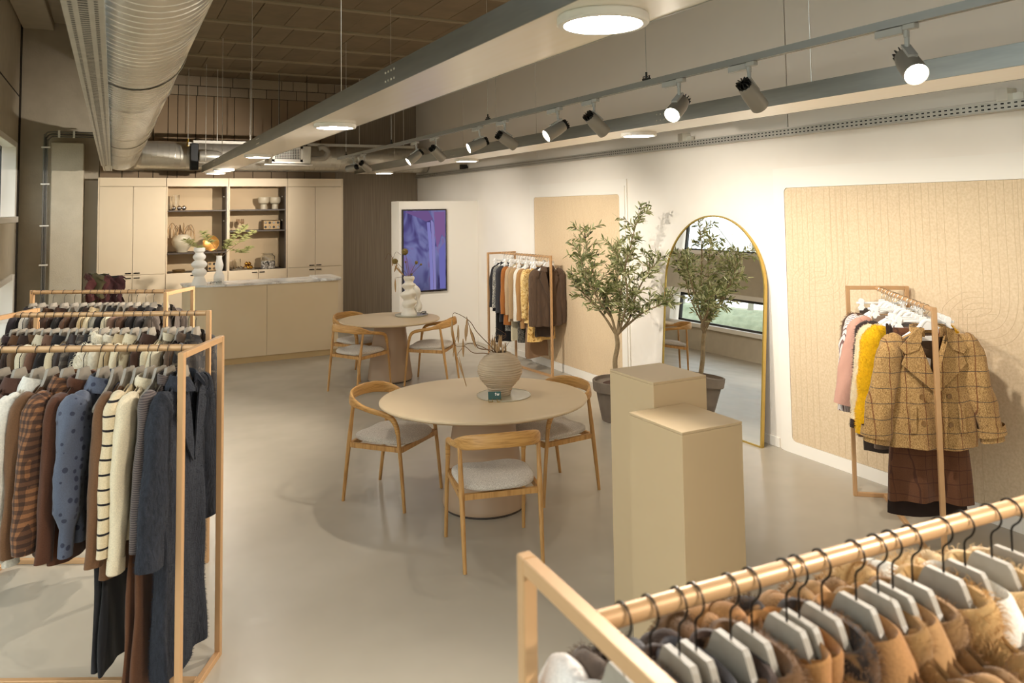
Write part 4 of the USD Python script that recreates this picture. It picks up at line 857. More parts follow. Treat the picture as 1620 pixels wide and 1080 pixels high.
# ---- fabrics
def fabric(name, kind, c1, c2=None, c3=None, f=20.0, rough=.92, bump=.35, bscale=220.0, sheen=.15, f2=None, lw=.06):
    if name in LOOKS: return LOOKS[name]
    c1l = lin(c1); dk = tuple(v*.80 for v in c1l)
    N = {'p': ('principled_bsdf', {'roughness': rough, 'specular_ior_level': .25, 'sheen_weight': sheen, 'sheen_roughness': .5}), 't': ('texture_coordinate', {}),
         'n': ('noise_texture', {'scale': float(bscale), 'detail': 3.0}), 'b': ('bump', {'strength': bump, 'distance': .0025}), 'r': ('rgb_ramp', {'ramp': [(.3, dk), (.7, c1l)]})}
    K = [('t.object', 'n.vector'), ('n.fac', 'b.height'), ('b.normal', 'p.normal'), ('n.fac', 'r.fac')]; out = 'r.color'
    def stripe(tag_, axis, freq, duty, phase=0.0):
        N[tag_+'m'] = ('math', {'math_type': 'multiply_add', 'value2': float(freq), 'value3': 50.0+phase}); N[tag_+'f'] = ('math', {'math_type': 'fraction'}); N[tag_+'l'] = ('math', {'math_type': 'less_than', 'value2': float(duty)})
        K.extend([('s9.'+axis, tag_+'m.value1'), (tag_+'m.value', tag_+'f.value1'), (tag_+'f.value', tag_+'l.value1')]); return tag_+'l.value'
    def over(tag_, fac, col, k=1.0):
        nonlocal out
        N[tag_] = ('mix', {'mix_type': 'mix', 'color2': lin(col)})
        if k != 1.0:
            N[tag_+'k'] = ('math', {'math_type': 'multiply', 'value2': k}); K.extend([(fac, tag_+'k.value1'), (tag_+'k.value', tag_+'.fac')])
        else: K.append((fac, tag_+'.fac'))
        K.append((out, tag_+'.color1')); out = tag_+'.color'
    if kind != 'plain':
        N['s'] = ('separate_xyz', {}); N['wn'] = ('noise_texture', {'scale': 9.0}); N['wa'] = ('vector_math', {'math_type': 'multiply_add', 'vector2': (.012, .012, .012)})
        N['s0'] = ('separate_xyz', {}); N['sy'] = ('math', {'math_type': 'multiply_add', 'value2': 1.25}); N['s'] = ('combine_xyz', {}); N['s9'] = ('separate_xyz', {})
        K.extend([('t.object', 'wn.vector'), ('wn.color', 'wa.vector1'), ('t.object', 'wa.vector3'), ('wa.vector', 's0.vector'), ('s0.y', 'sy.value1'), ('s0.x', 'sy.value3'), ('sy.value', 's.x'), ('s0.y', 's.y'), ('s0.z', 's.z'), ('s.vector', 's9.vector')])
    if kind == 'gingham':
        over('g1', stripe('a', 'x', f, .5), c2, .6); over('g2', stripe('c', 'z', f, .5), c2, .6)
    elif kind == 'window':      # tweed with thin crossing lines
        over('g1', stripe('a', 'x', f, lw), c2, .8); over('g2', stripe('c', 'z', f2 or f*.8, lw), c3 or c2, .8)
    elif kind == 'rows': over('g1', stripe('a', 'z', f, lw), c2)
    elif kind == 'pin': over('g1', stripe('a', 'x', f, lw), c2)
    elif kind == 'dots':
        N['v'] = ('voronoi_texture', {'scale': f, 'randomness': .55}); N['vl'] = ('math', {'math_type': 'less_than', 'value2': .30})
        K.extend([('t.object', 'v.vector'), ('v.distance', 'vl.value1')]); over('g1', 'vl.value', c2)
    elif kind == 'print':
        N['v'] = ('noise_texture', {'scale': f, 'detail': 2.0, 'distortion': 1.4}); N['vr'] = ('rgb_ramp', {'ramp': [(.40, c1l), (.47, lin(c2)), (.56, lin(c2)), (.62, lin(c3 or c1))]}); K.extend([('t.object', 'v.vector'), ('v.fac', 'vr.fac')]); out = 'vr.color'
    K.append((out, 'p.base_color'))
    LOOKS[name] = usdkit.material(stage, '/World/Looks/'+name, N, K, 'p.BSDF'); return LOOKS[name]
def C(r, g, b, kind='plain', *a, **k):
    key = 'cloth_%s_%02x%02x%02x_%s' % (kind, r, g, b, abs(hash((a, tuple(sorted(k.items()))))) % 9999 if False else '_'.join(str(v).replace('.', 'p').replace(' ', '').replace('(', '').replace(')', '').replace(',', '_') for v in list(a)+list(k.values())))
    return fabric(key.rstrip('_'), kind, (r, g, b), *a, **k)
mdf = M('grey_hanger_board', (144, 134, 119), .5, col2=(152, 142, 127), nscale=30)
wire_m = M('black_wire', (38, 33, 29), .35, .8); steel_wire = M('steel_wire', (190, 184, 172), .25, 1.0)
white_plastic = M('white_hanger_plastic', (242, 240, 235), .35)

# ---- hangers (origin: middle of the rail)
def hook(r0, stem, wr):
    th = np.linspace(-.35, PI+.25, 18); R = .0225
    arc = np.stack([R*np.cos(th), 0*th, R*np.sin(th)-.005], 1)
    low = spline([arc[-1], (-.016, 0, -.022), (-.004, 0, -.034), (0, 0, -.044)], 8)[1:]
    return tube(np.vstack([arc, low, [(0, 0, -.06), (0, 0, stem)]]), wr, 6, n0=[0, 1, 0])
hp = [(-.034, 0), (.034, 0), (.040, -.008), (.052, -.034), (.072, -.060), (.105, -.081), (.150, -.102), (.198, -.128), (.208, -.140), (.206, -.153), (.194, -.156), (.150, -.138), (.100, -.118), (.060, -.098), (.040, -.078), (0, -.066)]
hp = hp+[(-x, z) for x, z in hp[:1:-1] if x > 0]
def xz(poly, y0, y1):
    m = slab(poly, 0, y1-y0); v = m.vertices; m.vertices = np.stack([v[:, 0], y1-v[:, 2], v[:, 1]], 1); return m
HPOLY = Polygon(hp).buffer(-.002).buffer(.002)
hang_protos = {}
def hanger(kind, lab, loc, rz, group):
    if kind in hang_protos: return dup(hang_protos[kind], 'clothes_hanger', lab, 'hanger', loc, rz, group)
    t = thing('clothes_hanger', lab, 'hanger', loc, rz, group)
    if kind == 'board':
        obj('hook', hook(.02, -.09, .0019), wire_m, t); b = xz(HPOLY, -.0065, .0065); obj('arms', mv(b, 0, 0, -.084), mdf, t, smooth=40)
    elif kind == 'plastic':
        obj('hook', hook(.02, -.07, .0017), steel_wire, t)
        arm = spline([(-.185, 0, -.202), (-.12, 0, -.166), (-.055, 0, -.125), (-.02, 0, -.082), (.02, 0, -.082), (.055, 0, -.125), (.12, 0, -.166), (.185, 0, -.202)], 44)
        e = abs(arm[:, 0])/.2; obj('arms', cat(tube(arm, .011+.008*np.sin(PI*e), 10, rb=.007+.010*e, n0=[0, 0, 1]), xz(Polygon([(-.022, -.07), (.022, -.07), (.06, -.13), (.03, -.13), (-.03, -.13), (-.06, -.13)]), -.005, .005)), white_plastic, t)
    else:                           # clip hanger
        obj('hook', hook(.02, -.08, .0017), steel_wire, t)
        obj('bar', cat(bx(-.17, .17, -.005, .005, -.099, -.084, .002), bx(-.02, .02, -.007, .007, -.098, -.066, .003)), white_plastic, t)
        for s in (-1, 1):
            cp = xz(Polygon([(-.008, .014), (.008, .014), (.010, 0), (.008, -.02), (.020, -.038), (.016, -.052), (-.016, -.052), (-.020, -.038), (-.008, -.02), (-.010, 0)]).buffer(.003), -.014, .014)
            disc = mv(rot(lathe([(0, -.015), (.017, -.015), (.018, -.012), (.018, .012), (.017, .015), (0, .015)], 18), PI/2, [1, 0, 0]), 0, 0, .014)
            obj('clip', mv(cat(cp, disc), s*.135, 0, -.092), white_plastic, t)
    hang_protos[kind] = t; return t

# ---- garment shapes (origin: middle of the rail, x across, y to the front)
DROP, SLOPE = .140, .068
def body_mesh(L, w, hem, t, neck=.075, deep=.05, slope=SLOPE, drop=DROP, seed=0, nth=44, nv=22, fold=.012, knots=5, vopen=0.0, back=.012):
    rs = np.random.default_rng(seed); th = np.arange(nth)*2*PI/nth+.01; cx, sy = np.cos(th), np.sin(th)
    u = np.sign(cx)*abs(cx)**.85; vy = np.sign(sy)*abs(sy)**.6; ph = rs.uniform(0, 6.3, 6); rows = []
    for v in np.linspace(0, 1, nv)**1.15:
        e = min(1, v/.13); e = e*e*(3-2*e)
        hw = w*(1-e)+(w*.97*(1-v)+hem*v)*e; X = hw*u
        tt = .008+(t-.008)*e+.45*t*v; ax = abs(X)
        zt = -drop-slope*np.clip((ax-neck)/(w-neck), 0, 1)**1.15
        dip = np.clip(1-(ax/neck)**2, 0, 1)
        zt = zt-np.where(sy > 0, deep*dip**.8 if not vopen else np.maximum(deep*dip**.8, vopen*np.clip(1-ax/neck, 0, 1)), back*dip)
        Z = zt*(1-v)+(-drop-L-.008*np.sin(3*X/hem+ph[5]))*v
        F = fold*v**1.1*(np.sin(knots*X/hem*1.6+ph[0])+.6*np.sin(knots*2.3*X/hem+ph[1]))+.004*np.sin(14*v+8*X/hem+ph[2])*e
        Y = tt*vy+F
        X = X*(1+.012*np.sin(9*v+ph[3])*e)
        rows.append(np.stack([X, Y, Z], 1))
    G = np.array(rows); nz = meshkit.fbm(G*[7, 5, 4]+seed*3.7, 3, seed)-.5; vv = np.clip(np.linspace(0, 1, nv)*5, 0, 1)[:, None]
    G[..., 1] += nz*.024*vv*np.sign(vy)[None]*(.3+.7*abs(vy))[None]; rows = list(G)
    last = rows[-1]; inn = last*[.97, .85, 1]+[0, 0, .03]
    return quads(np.array(rows+[inn]), wv=True)
def sleeve_mesh(s, w, SL, rx=.062, ry=.044, cuff=.046, flare=.05, slope=SLOPE, drop=DROP, seed=0, n=18, m=22, gather=0, yo=0.0):
    rs = np.random.default_rng(seed+7*s+50); zs = -drop-slope
    P = spline([(s*(w-.085), 0, zs+.022), (s*(w-.025), 0, zs-.002), (s*(w+.006), yo*.2, zs-.045), (s*(w+.014+flare*.45), yo*.6, zs-SL*.5), (s*(w+.015+flare), yo, zs-SL)], m)
    q = np.linspace(0, 1, m); top_r = min(rx, .056)
    r = np.where(q < .22, top_r*(.30+.70*np.sin(q/.22*PI/2)), top_r+(rx-top_r)*np.clip((q-.22)/.3, 0, 1)); r = np.where(q > .5, rx+(cuff-rx)*(q-.5)/.5, r)
    if gather: r = np.where(q > .86, r*(1-.42*np.clip((q-.86)/.05, 0, 1)), r*1.12)
    T, Nn, Bn = frames(P, [1, 0, 0]); a = np.arange(n)*2*PI/n; ph = rs.uniform(0, 6.3, 4); rows = []
    for k in range(m):
        wr = 1+.07*np.sin(2*a+ph[0]+7*q[k])+.05*np.sin(3*a+ph[1]-13*q[k])+.03*np.sin(22*q[k]+ph[2])*np.cos(a+ph[3])
        rows.append(P[k]+np.outer(np.cos(a)*r[k]*wr, Nn[k])+np.outer(np.sin(a)*r[k]*(ry/rx)*wr, Bn[k]))
    g = np.array(rows); nz = meshkit.fbm(g*[14, 14, 7]+seed*5.1+s, 3, seed+3)-.5; g = P[:, None]+(g-P[:, None])*(1+.55*nz*np.clip(q*6, 0, 1)[:, None])[..., None]
    c = P[-1]+(g[-1]-P[-1])*.86-T[-1]*.02; cap0 = np.repeat(P[:1], n, 0)
    return quads(np.concatenate([cap0[None], g, c[None], (P[-1]-T[-1]*.022+0*g[-1])[None]]), wv=True)
def collar_mesh(neck, t, deep, kind, drop=DROP, size=1.0):
    """a folded collar running round the back of the neck, open in front"""
    k = 30; f = np.linspace(-1, 1, k); a = PI/2*3+f*PI*.86           # from front right round the back to front left
    R = neck*.98; X = R*np.cos(a); Yv = (t*.5+.016)*np.sin(a); fr = np.clip((np.abs(f)-.45)/.55, 0, 1)
    Z = -drop+.004-deep*.75*fr**1.6
    P = np.stack([X, Yv+.006*fr, Z], 1); out = np.stack([np.cos(a), np.sin(a)*1.1, 0*a], 1)
    if kind == 'stand': prof = [(0, -.012), (.002, .028), (.006, .034), (.010, .028), (.009, -.012)]
    elif kind == 'roll': prof = [(-.002, -.015), (0, .016), (.005, .026), (.014, .026), (.022, .012), (.024, -.012), (.014, -.03)]
    else: prof = [(0, -.014), (.001, .022), (.005, .030), (.011, .026), (.030, -.016), (.034, -.034), (.028, -.036), (.012, -.004)]
    rows = []
    for i in range(k):
        wid = size*(1+.45*fr[i] if kind == 'shirt' else 1.0)
        rows.append([P[i]+out[i]*(o*wid)+np.array([0, 0, h*size]) for o, h in prof])
    return capped(np.array(rows))
def front_plate(pts, y, th=.006, mirror=False):
    pol = Polygon(pts).buffer(.003)
    if mirror: pol = Polygon([(-x, z) for x, z in pol.exterior.coords])
    return xz(pol, y-th*.2, y+th)
def bent(pts, W, T, L, off, th=.007, mirror=False, sub=.025, drop=DROP):
    """a cloth plate cut from a polygon in x-z and bent round the chest"""
    pol = Polygon(pts).buffer(.004); pol = Polygon([(-x, z) for x, z in pol.exterior.coords]) if mirror else pol
    m = xz(pol, 0, th).subdivide_to_size(sub, max_iter=6); v = np.array(m.vertices); ax = np.clip(abs(v[:, 0])/W, 0, .97); q = np.clip((-v[:, 2]-drop)/L, 0, 1)
    v[:, 1] += T*(1+.45*q)*(1-ax**2.35)**.3+off; return trimesh.Trimesh(v, m.faces, process=False)
hair_n = [0]
def hair(parent, mesh, count, length, mat, droop=.5, width=.0011, seed=0, lab=None, jitter=.5):
    rs = np.random.default_rng(seed+99); v, f = np.asarray(mesh.vertices), np.asarray(mesh.faces)
    a, b, c = v[f[:, 0]], v[f[:, 1]], v[f[:, 2]]; nr = np.cross(b-a, c-a); ar = np.linalg.norm(nr, axis=1); ok = ar > 1e-12
    p = np.where(ok, ar, 0)/ar[ok].sum(); k = rs.choice(len(f), count, p=p); r1, r2 = np.sqrt(rs.random(count))[:, None], rs.random(count)[:, None]
    root = a[k]*(1-r1)+b[k]*r1*(1-r2)+c[k]*r1*r2; n = nr[k]/ar[k][:, None]
    cen = v.mean(0); flip = np.sign(((root-[0, 0, 0])*n)[:, 0]+((root)*n)[:, 1]); n = n*np.where(flip == 0, 1, flip)[:, None]
    L = length*rs.uniform(.6, 1.25, count)[:, None]; j = rs.normal(0, jitter, (count, 3)); d = n+j*.6; d /= np.linalg.norm(d, axis=1, keepdims=True)
    d2 = d+np.array([0, 0, -droop*2])+rs.normal(0, jitter, (count, 3))*.5; d2 /= np.linalg.norm(d2, axis=1, keepdims=True)
    pts = np.stack([root-d*.002, root+d*L*.5, root+d*L*.5+d2*L*.5], 1).reshape(-1, 3)
    bc = UsdGeom.BasisCurves.Define(stage, numbered(ppath(parent), 'pile')); bc.CreateTypeAttr('linear'); bc.CreateBasisAttr('bspline') if False else None
    bc.CreatePointsAttr(Vt.Vec3fArray.FromNumpy(pts.astype(np.float32))); bc.CreateCurveVertexCountsAttr(Vt.IntArray.FromNumpy(np.full(count, 3, np.int32)))
    bc.CreateWidthsAttr(Vt.FloatArray.FromNumpy(np.tile([width, width*.9, width*.35], count).astype(np.float32))); bc.SetWidthsInterpolation('vertex')
    UsdShade.MaterialBindingAPI.Apply(bc.GetPrim()).Bind(mat); tag(bc.GetPrim(), kind='stuff')
SEED = [100]
def place(R, s): return (R['A'][0]+R['d'][0]*s, R['A'][1]+R['d'][1]*s, R['z'])
def facing(d): return math.atan2(-d[0], d[1])
def jig(seed, a=.06): return (meshkit.noise(np.array([seed*1.37, .5, .5]))-.5)*2*a
def short(d): return d
def hang(R, s, front, kind, hlab, hgroup, turn=0.0):
    rz = facing(front)+turn; loc = place(R, s); hanger(kind, hlab, loc, rz, hgroup); return loc, rz
def top(name, lab, cat_, loc, rz, mat, L=.66, w=.205, hem=.215, t=.024, SL=.56, rx=.062, ry=.040, cuff=.046, flare=.05, neck=.078, deep=.05, collar=None, cmat=None, gather=0, fold=.012, hi=False, fur=None, size=1.0, yo=0.0, lining=None, vopen=0.0, cuffs=False, drop=DROP):
    SEED[0] += 1; sd = SEED[0]
    o = thing(name, lab, cat_, loc, rz)
    bm = body_mesh(L, w, hem, t, neck, deep, seed=sd, fold=fold, nth=72 if hi else 44, nv=36 if hi else 20, vopen=vopen, drop=drop)
    obj('body', bm, mat, o, smooth=70); ms = [bm]
    if SL:
        for s in (-1, 1):
            sm = sleeve_mesh(s, w, SL, rx, ry, cuff, flare, seed=sd, n=26 if hi else 16, m=34 if hi else 20, gather=gather, yo=yo, drop=drop); so = obj('sleeve', sm, mat, o, smooth=70); ms.append(sm)
            if cuffs:
                zz = -drop-SLOPE-SL; xx = s*(w+.02+flare)
                obj('cuff', tube([(xx-s*.004, yo, zz+.055), (xx, yo, zz), (xx, yo, zz-.004)], [cuff*.98, cuff*1.0, cuff*.9], 18, rb=[cuff*.70, cuff*.72, cuff*.62], n0=[1, 0, 0]), cmat or mat, so)
    if collar == 'lapel':
        obj('collar', collar_mesh(neck, t, .02, 'shirt', size=.95, drop=drop), cmat or mat, o, smooth=60)
        for mi in (False, True):
            lp = bent([(.066, -drop-.010), (.098, -drop-.03), (.128, -drop-.085), (.108, -drop-.098), (.138, -drop-.125), (.06, -drop-.29), (.008, -drop-.36), (.0, -drop-.34), (.03, -drop-.15)], w, t, L, .013 if mi else .009, .007, mi, drop=drop)
            obj('lapel', lp, cmat or mat, o, smooth=30); ms.append(lp)
    elif collar:
        cm = collar_mesh(neck, t, deep*.6, collar, size=size, drop=drop); obj('collar', cm, cmat or mat, o, smooth=60); ms.append(cm)
    if fur: hair(o, cat(*ms), fur[0], fur[1], fur[2] if len(fur) > 2 else mat, seed=sd, droop=fur[3] if len(fur) > 3 else .5, width=fur[4] if len(fur) > 4 else .0011)
    return o
def bottom(name, lab, cat_, loc, rz, mat, L=1.0, w=.12, hem=.14, t=.022, top_z=-.135, legs=True, fold=.01, wb=None):
    SEED[0] += 1; sd = SEED[0]; o = thing(name, lab, cat_, loc, rz)
    if legs:
        for k, y in enumerate((-t*.62, t*.62)):
            m = body_mesh(L, w, hem, t*.55, neck=w*.9, deep=0, slope=0.0, drop=-top_z, seed=sd+k*31, fold=fold*.35, knots=2, nth=40, nv=24, back=0)
            obj('leg', mv(m, .004*(k*2-1), y, -.008*k), mat, o, smooth=60)
    else:
        obj('skirt', body_mesh(L, w, hem, t, neck=w*.9, deep=0, slope=0.0, drop=-top_z, seed=sd, fold=fold, knots=4, nth=72, nv=26, back=0), mat, o, smooth=60)
    obj('waistband', tube([(0, 0, top_z-.035), (0, 0, top_z-.01), (0, 0, top_z+.006)], [w*1.0, w*1.005, w*.99], 36, rb=[t*1.3, t*1.25, t*1.1], n0=[1, 0, 0]), wb or mat, o)
    return o

def lbl(d):
    w = d.split()[:11]
    while w[-1] in ('on', 'the', 'at', 'of', 'and', 'with', 'by', 'end', 'far', 'front', 'left', 'right', 'white', 'for', 'just', 'half', 'before'): w.pop()
    return ' '.join(w)
# ------------------------------------------------------------------ rack A, front left
RA = build_rack('clothes_rack', 'champagne metal clothes rack at the front left with the navy mohair coat', (.373, 3.83), (.373-1.2*.8835, 3.83+1.2*.4685))
FA = -RA['d']; HG = 'pale grey board hangers on the front left rack'
brown = C(92, 58, 38); rust = C(104, 64, 42); dkbrown = C(58, 40, 32); taupe = C(112, 80, 54)
def A_top(s, desc, cat_, name, mat, turn=0.0, **k):
    loc, rz = hang(RA, s, FA, 'board', 'pale board hanger of the '+lbl(desc), HG, turn)
    return top(name, desc, cat_, loc, rz, mat, **k)
navy = M('navy_wool', (21, 23, 29), .95, col2=(42, 45, 54), nscale=70, bump=.6, bscale=70, stretch=(1.6, 1, .45))
navy_h = M('navy_mohair', (46, 49, 58), .9)
o = A_top(.088, 'long navy blue mohair coat at the right end of the front left rack', 'coat', 'coat', navy, L=1.22, w=.215, hem=.225, t=.036, SL=.64, rx=.080, ry=.050, cuff=.072, flare=.07, collar='lapel', hi=True, fur=(34000, .009, navy_h, .3, .0006), fold=.012, neck=.085, deep=.10, vopen=.30)
A_top(.150, 'grey brown textured knit cardigan beside the navy coat', 'cardigan', 'cardigan', C(74, 64, 62, 'rows', (104, 92, 86), f=110.0, lw=.45), L=.62, SL=.58, rx=.062, ry=.036, collar='stand', hi=True)
loc, rz = hang(RA, .192, FA, 'board', 'pale grey board hanger with bare arm above the brown wide trousers', HG, -.12)
bottom('trousers', 'chestnut brown wide leg trousers hanging near the floor on the front left rack', 'trousers', loc, rz, C(96, 62, 40), L=1.18, w=.15, hem=.215, t=.030, top_z=-.235)
A_top(.240, 'plain cream knit sweater hanging left of the brown trousers', 'sweater', 'sweater', C(226, 210, 178), L=.62, SL=.66, rx=.064, ry=.04, collar='roll', size=.9, hi=True, cuffs=True)
A_top(.290, 'cream sweater with thin black stripes on the front left rack', 'sweater', 'sweater', C(222, 202, 166, 'rows', (30, 26, 28), f=17.0, lw=.15), L=.62, SL=.60, rx=.06, ry=.038, hi=True)
A_top(.335, 'soft taupe brown long sleeved top behind the striped sweater', 'top', 'long_sleeved_top', taupe, L=.80, SL=.64, rx=.058, ry=.036, cuff=.05)
loc, rz = hang(RA, .392, FA, 'board', 'pale grey board hanger with bare arm above the black trousers', HG, .05)
bottom('trousers', 'straight black trousers hanging long between the tops on the front left rack', 'trousers', loc, rz, C(34, 32, 33), L=1.13, w=.12, hem=.15, t=.026, top_z=-.225)
A_top(.455, 'blue grey satin blouse with navy dots and gathered cuffs', 'blouse', 'blouse', C(86, 92, 108, 'dots', (44, 48, 66), f=26.0, rough=.55, bump=.15), L=.64, SL=.60, rx=.078, ry=.05, cuff=.07, gather=1, collar='shirt', hi=True, cuffs=False)
A_top(.545, 'dark rust brown shirt with standing collar behind the dotted blouse', 'shirt', 'shirt', C(88, 54, 36), L=.74, SL=.62, rx=.062, ry=.038, collar='roll', size=.9)
A_top(.620, 'brown and black gingham check shirt on the front left rack', 'shirt', 'shirt', C(142, 96, 62, 'gingham', (34, 26, 26), f=31.0), L=.70, SL=.58, rx=.082, ry=.056, cuff=.062, collar='shirt', hi=True, cuffs=False)
A_top(.690, 'brown crew neck sweater between the gingham and the white shirt', 'sweater', 'sweater', taupe, L=.68, SL=.60, rx=.06, ry=.038)
A_top(.755, 'white linen shirt with long sleeves on the front left rack', 'shirt', 'shirt', C(228, 222, 208, bscale=120.0), L=.74, SL=.62, rx=.078, ry=.052, cuff=.06, collar='shirt', hi=True, cuffs=False)
A_top(.840, 'reddish brown wool blazer left of the white shirt', 'blazer', 'blazer', C(86, 58, 46), L=.72, SL=.60, rx=.068, ry=.044, collar='lapel')
A_top(.915, 'dark brown jacket at the left picture edge on the front rack', 'jacket', 'jacket', dkbrown, L=.70, SL=.58, collar='shirt')
A_top(.985, 'black brown blouse half cut by the left picture edge', 'blouse', 'blouse', C(44, 36, 36), L=.66, SL=.6)
A_top(1.06, 'brown corduroy shirt just beyond the black brown blouse', 'shirt', 'shirt', C(84, 60, 42, 'pin', (60, 42, 30), f=140.0, lw=.4), L=.7, SL=.6, collar='shirt')

# ------------------------------------------------------------------ rack B, middle left (single post at its right end)
def ordinal(n): return ['first', 'second', 'third', 'fourth', 'fifth', 'sixth', 'seventh', 'eighth', 'ninth', 'tenth', 'eleventh', 'twelfth', 'thirteenth', 'fourteenth', 'fifteenth', 'sixteenth', 'seventeenth', 'eighteenth', 'nineteenth', 'twentieth', 'twenty-first', 'twenty-second'][n-1]
RB = build_rack('clothes_rack', 'champagne metal clothes rack in the middle of the three left racks', (.53-1.2*.88, 5.10+1.2*.475), (.53, 5.10))
FB = RB['d']
shag_h = M('white_shag', (236, 226, 204), .8)
blist = [(310, 'dark camouflage print jacket', C(62, 54, 48, 'print', (40, 36, 34), (84, 74, 60), f=14.0), dict(collar='shirt')), (298, 'brown suede jacket with big collar', C(90, 70, 54, bscale=80.0), dict(collar='roll', size=1.2, rx=.07)),
    (286, 'dark brown ribbed vest', C(66, 50, 42), dict(SL=0)), (272, 'ivory blouse with frilled front', C(222, 208, 178), dict(collar='stand')), (262, 'cream fine knit', C(214, 198, 164), {}), (240, 'deep brown suede shirt', C(74, 50, 38), dict(collar='shirt')),
    (228, 'khaki and cream scarf print blouse', C(176, 160, 128, 'print', (120, 100, 72), (206, 192, 160), f=10.0), {}), (214, 'cream satin shirt', C(222, 206, 172, rough=.45, bump=.1), dict(collar='shirt')), (198, 'beige twill overshirt', C(196, 172, 134), dict(collar='shirt')), (182, 'off white cable sweater', C(220, 208, 184, bscale=70.0, bump=.9), dict(collar='roll')),
    (165, 'shaggy white fur vest', C(226, 216, 194, bscale=50.0), dict(SL=.3, rx=.075, ry=.06, collar='roll', size=1.25, fur=(14000, .026, shag_h, .9, .0016))), (150, 'black wool coat', C(34, 30, 30), dict(collar='lapel', L=.95)), (140, 'dark brown and grey check shirt', C(112, 100, 88, 'gingham', (38, 32, 30), f=22.0), dict(collar='shirt')), (128, 'espresso brown leather jacket', C(52, 38, 32, rough=.45), dict(collar='shirt')),
    (116, 'sand beige knit', C(206, 186, 152), {}), (103, 'soft black blouse', C(36, 32, 32), dict(collar='shirt')), (88, 'milk chocolate brown shirt', C(112, 80, 62), dict(collar='shirt')), (74, 'pale ecru shirt', C(210, 196, 168), dict(collar='shirt')), (62, 'bronze brown satin jacket', C(96, 68, 40, rough=.5), dict(collar='stand')),
    (49, 'dark coffee brown jacket', C(60, 44, 36), dict(collar='lapel')), (36, 'tobacco brown suede shirt', C(98, 68, 44), dict(collar='shirt')), (24, 'plum brown cardigan', C(62, 46, 46), dict(collar='roll'))]
for n, (px, desc, mat, kw) in enumerate(blist):
    s = RB['L']-(330-px)*.00391; d2 = f'{desc}, {ordinal(n+1)} from the right on the middle left rack'
    loc, rz = hang(RB, s, FB, 'board', f'pale board hanger of the {desc} on the middle left rack', 'pale grey board hangers on the middle left rack', jig(n, .12))
    nm = desc.split()[-1]; nm = {'front': 'blouse', 'collar': 'jacket', 'knit': 'knit_sweater'}.get(nm, nm)
    top(nm, d2, nm.replace('_', ' '), loc, rz, mat, **{**dict(L=.66+.06*((n*7) % 3), SL=.56, rx=.056, ry=.034, t=.020), **kw})
# ------------------------------------------------------------------ rack C, rear left
RC = build_rack('clothes_rack', 'champagne metal clothes rack rearmost of the three left racks', (.475, 6.63), (.475-1.2*.86, 6.63+1.2*.51))
FC = -RC['d']
clist = [(262, 'grey brown tweed coat', C(78, 66, 56, bscale=60.0, bump=.9), dict(collar='lapel', L=.95, rx=.08, ry=.06, t=.035)), (243, 'dark speckled tweed jacket', C(64, 58, 56, bscale=60.0), dict(collar='lapel')), (231, 'black brown jacket', C(40, 34, 32), dict(collar='shirt')), (217, 'warm brown shirt', C(92, 66, 50), dict(collar='shirt')), (204, 'dusty brown blouse', C(120, 92, 76), {}), (193, 'ivory sweater', C(216, 202, 172), {}),
    (184, 'black blazer', C(32, 29, 29), dict(collar='lapel')), (175, 'grey green cardigan', C(132, 128, 116), {}), (167, 'cream sweater', C(222, 204, 168), {}), (156, 'beige camel shirt', C(206, 180, 138), dict(collar='shirt')), (145, 'dark brown shirt', C(62, 46, 38), dict(collar='shirt')), (132, 'brown satin blouse', C(100, 68, 46, rough=.5), {}), (118, 'black knit sweater', C(38, 34, 32), {}),
    (102, 'chocolate brown jacket', C(72, 50, 38), dict(collar='lapel')), (84, 'brown fur jacket', C(84, 58, 38, bscale=40.0), dict(collar='roll', fur=(3000, .02, M('brown_pile', (96, 66, 42), .8), .5, .0018))), (66, 'white cotton shirt', C(222, 216, 206), dict(collar='shirt')), (52, 'aubergine black coat', C(48, 42, 46), dict(collar='lapel', L=.95))]
for n, (px, desc, mat, kw) in enumerate(clist):
    s = (284-px)*.00514; d2 = f'{desc}, {ordinal(n+1)} from the right on the rear left rack'
    loc, rz = hang(RC, s, FC, 'board', f'pale board hanger of the {desc} on the rear left rack', 'pale grey board hangers on the rear left rack', jig(n+40, .12))
    nm = 'coat' if n == 0 else desc.split()[-1]
    top(nm, d2, nm, loc, rz, mat, **{**dict(L=.68, SL=.56, rx=.056, ry=.034, t=.020), **kw})
# scarf stand behind the rear left rack
o = thing('scarf_stand', 'slim dark stand with burgundy and olive scarves behind the rear left rack', 'stand', (-.06, 9.0, 0))
obj('post', cat(lathe([(0, 0), (.16, 0), (.16, .012), (.012, .02), (.012, 1.47), (0, 1.475)], 24), rod((-.16, 0, 1.45), (.16, 0, 1.45), .01, 8)), dark_steel, o)
def drape(x0, x1, z, dl, dr, mat, nm, sd):
    rs = np.random.default_rng(sd); xs = np.linspace(x0, x1, 16); prof = [(-.05-.02, z-dl), (-.05, z-dl*.4), (-.03, z-.01), (0, z+.02), (.03, z-.01), (.05, z-dr*.4), (.07, z-dr)]
    g = np.array([[(x+.02*math.sin(k*1.3+sd), y*(1+.4*math.sin(x*40+sd))+.01*math.sin(x*70+k), zz+.012*math.sin(x*55+k*.8)-.08*(x-x0)) for k, (y, zz) in enumerate(spline([(p[0], p[1], 0) for p in prof], 20)[:, :2])] for x in xs])
    m = quads(g); obj(nm, cat(m, mv(m, 0, .004, .006)), mat, o, smooth=60)
drape(-.16, .03, 1.45, .22, .3, C(84, 44, 42, bscale=70.0), 'scarf', 1); drape(.0, .17, 1.435, .3, .26, C(66, 36, 36, bscale=70.0), 'scarf', 2); drape(-.13, .02, 1.46, .20, .30, C(78, 70, 44), 'scarf', 3)
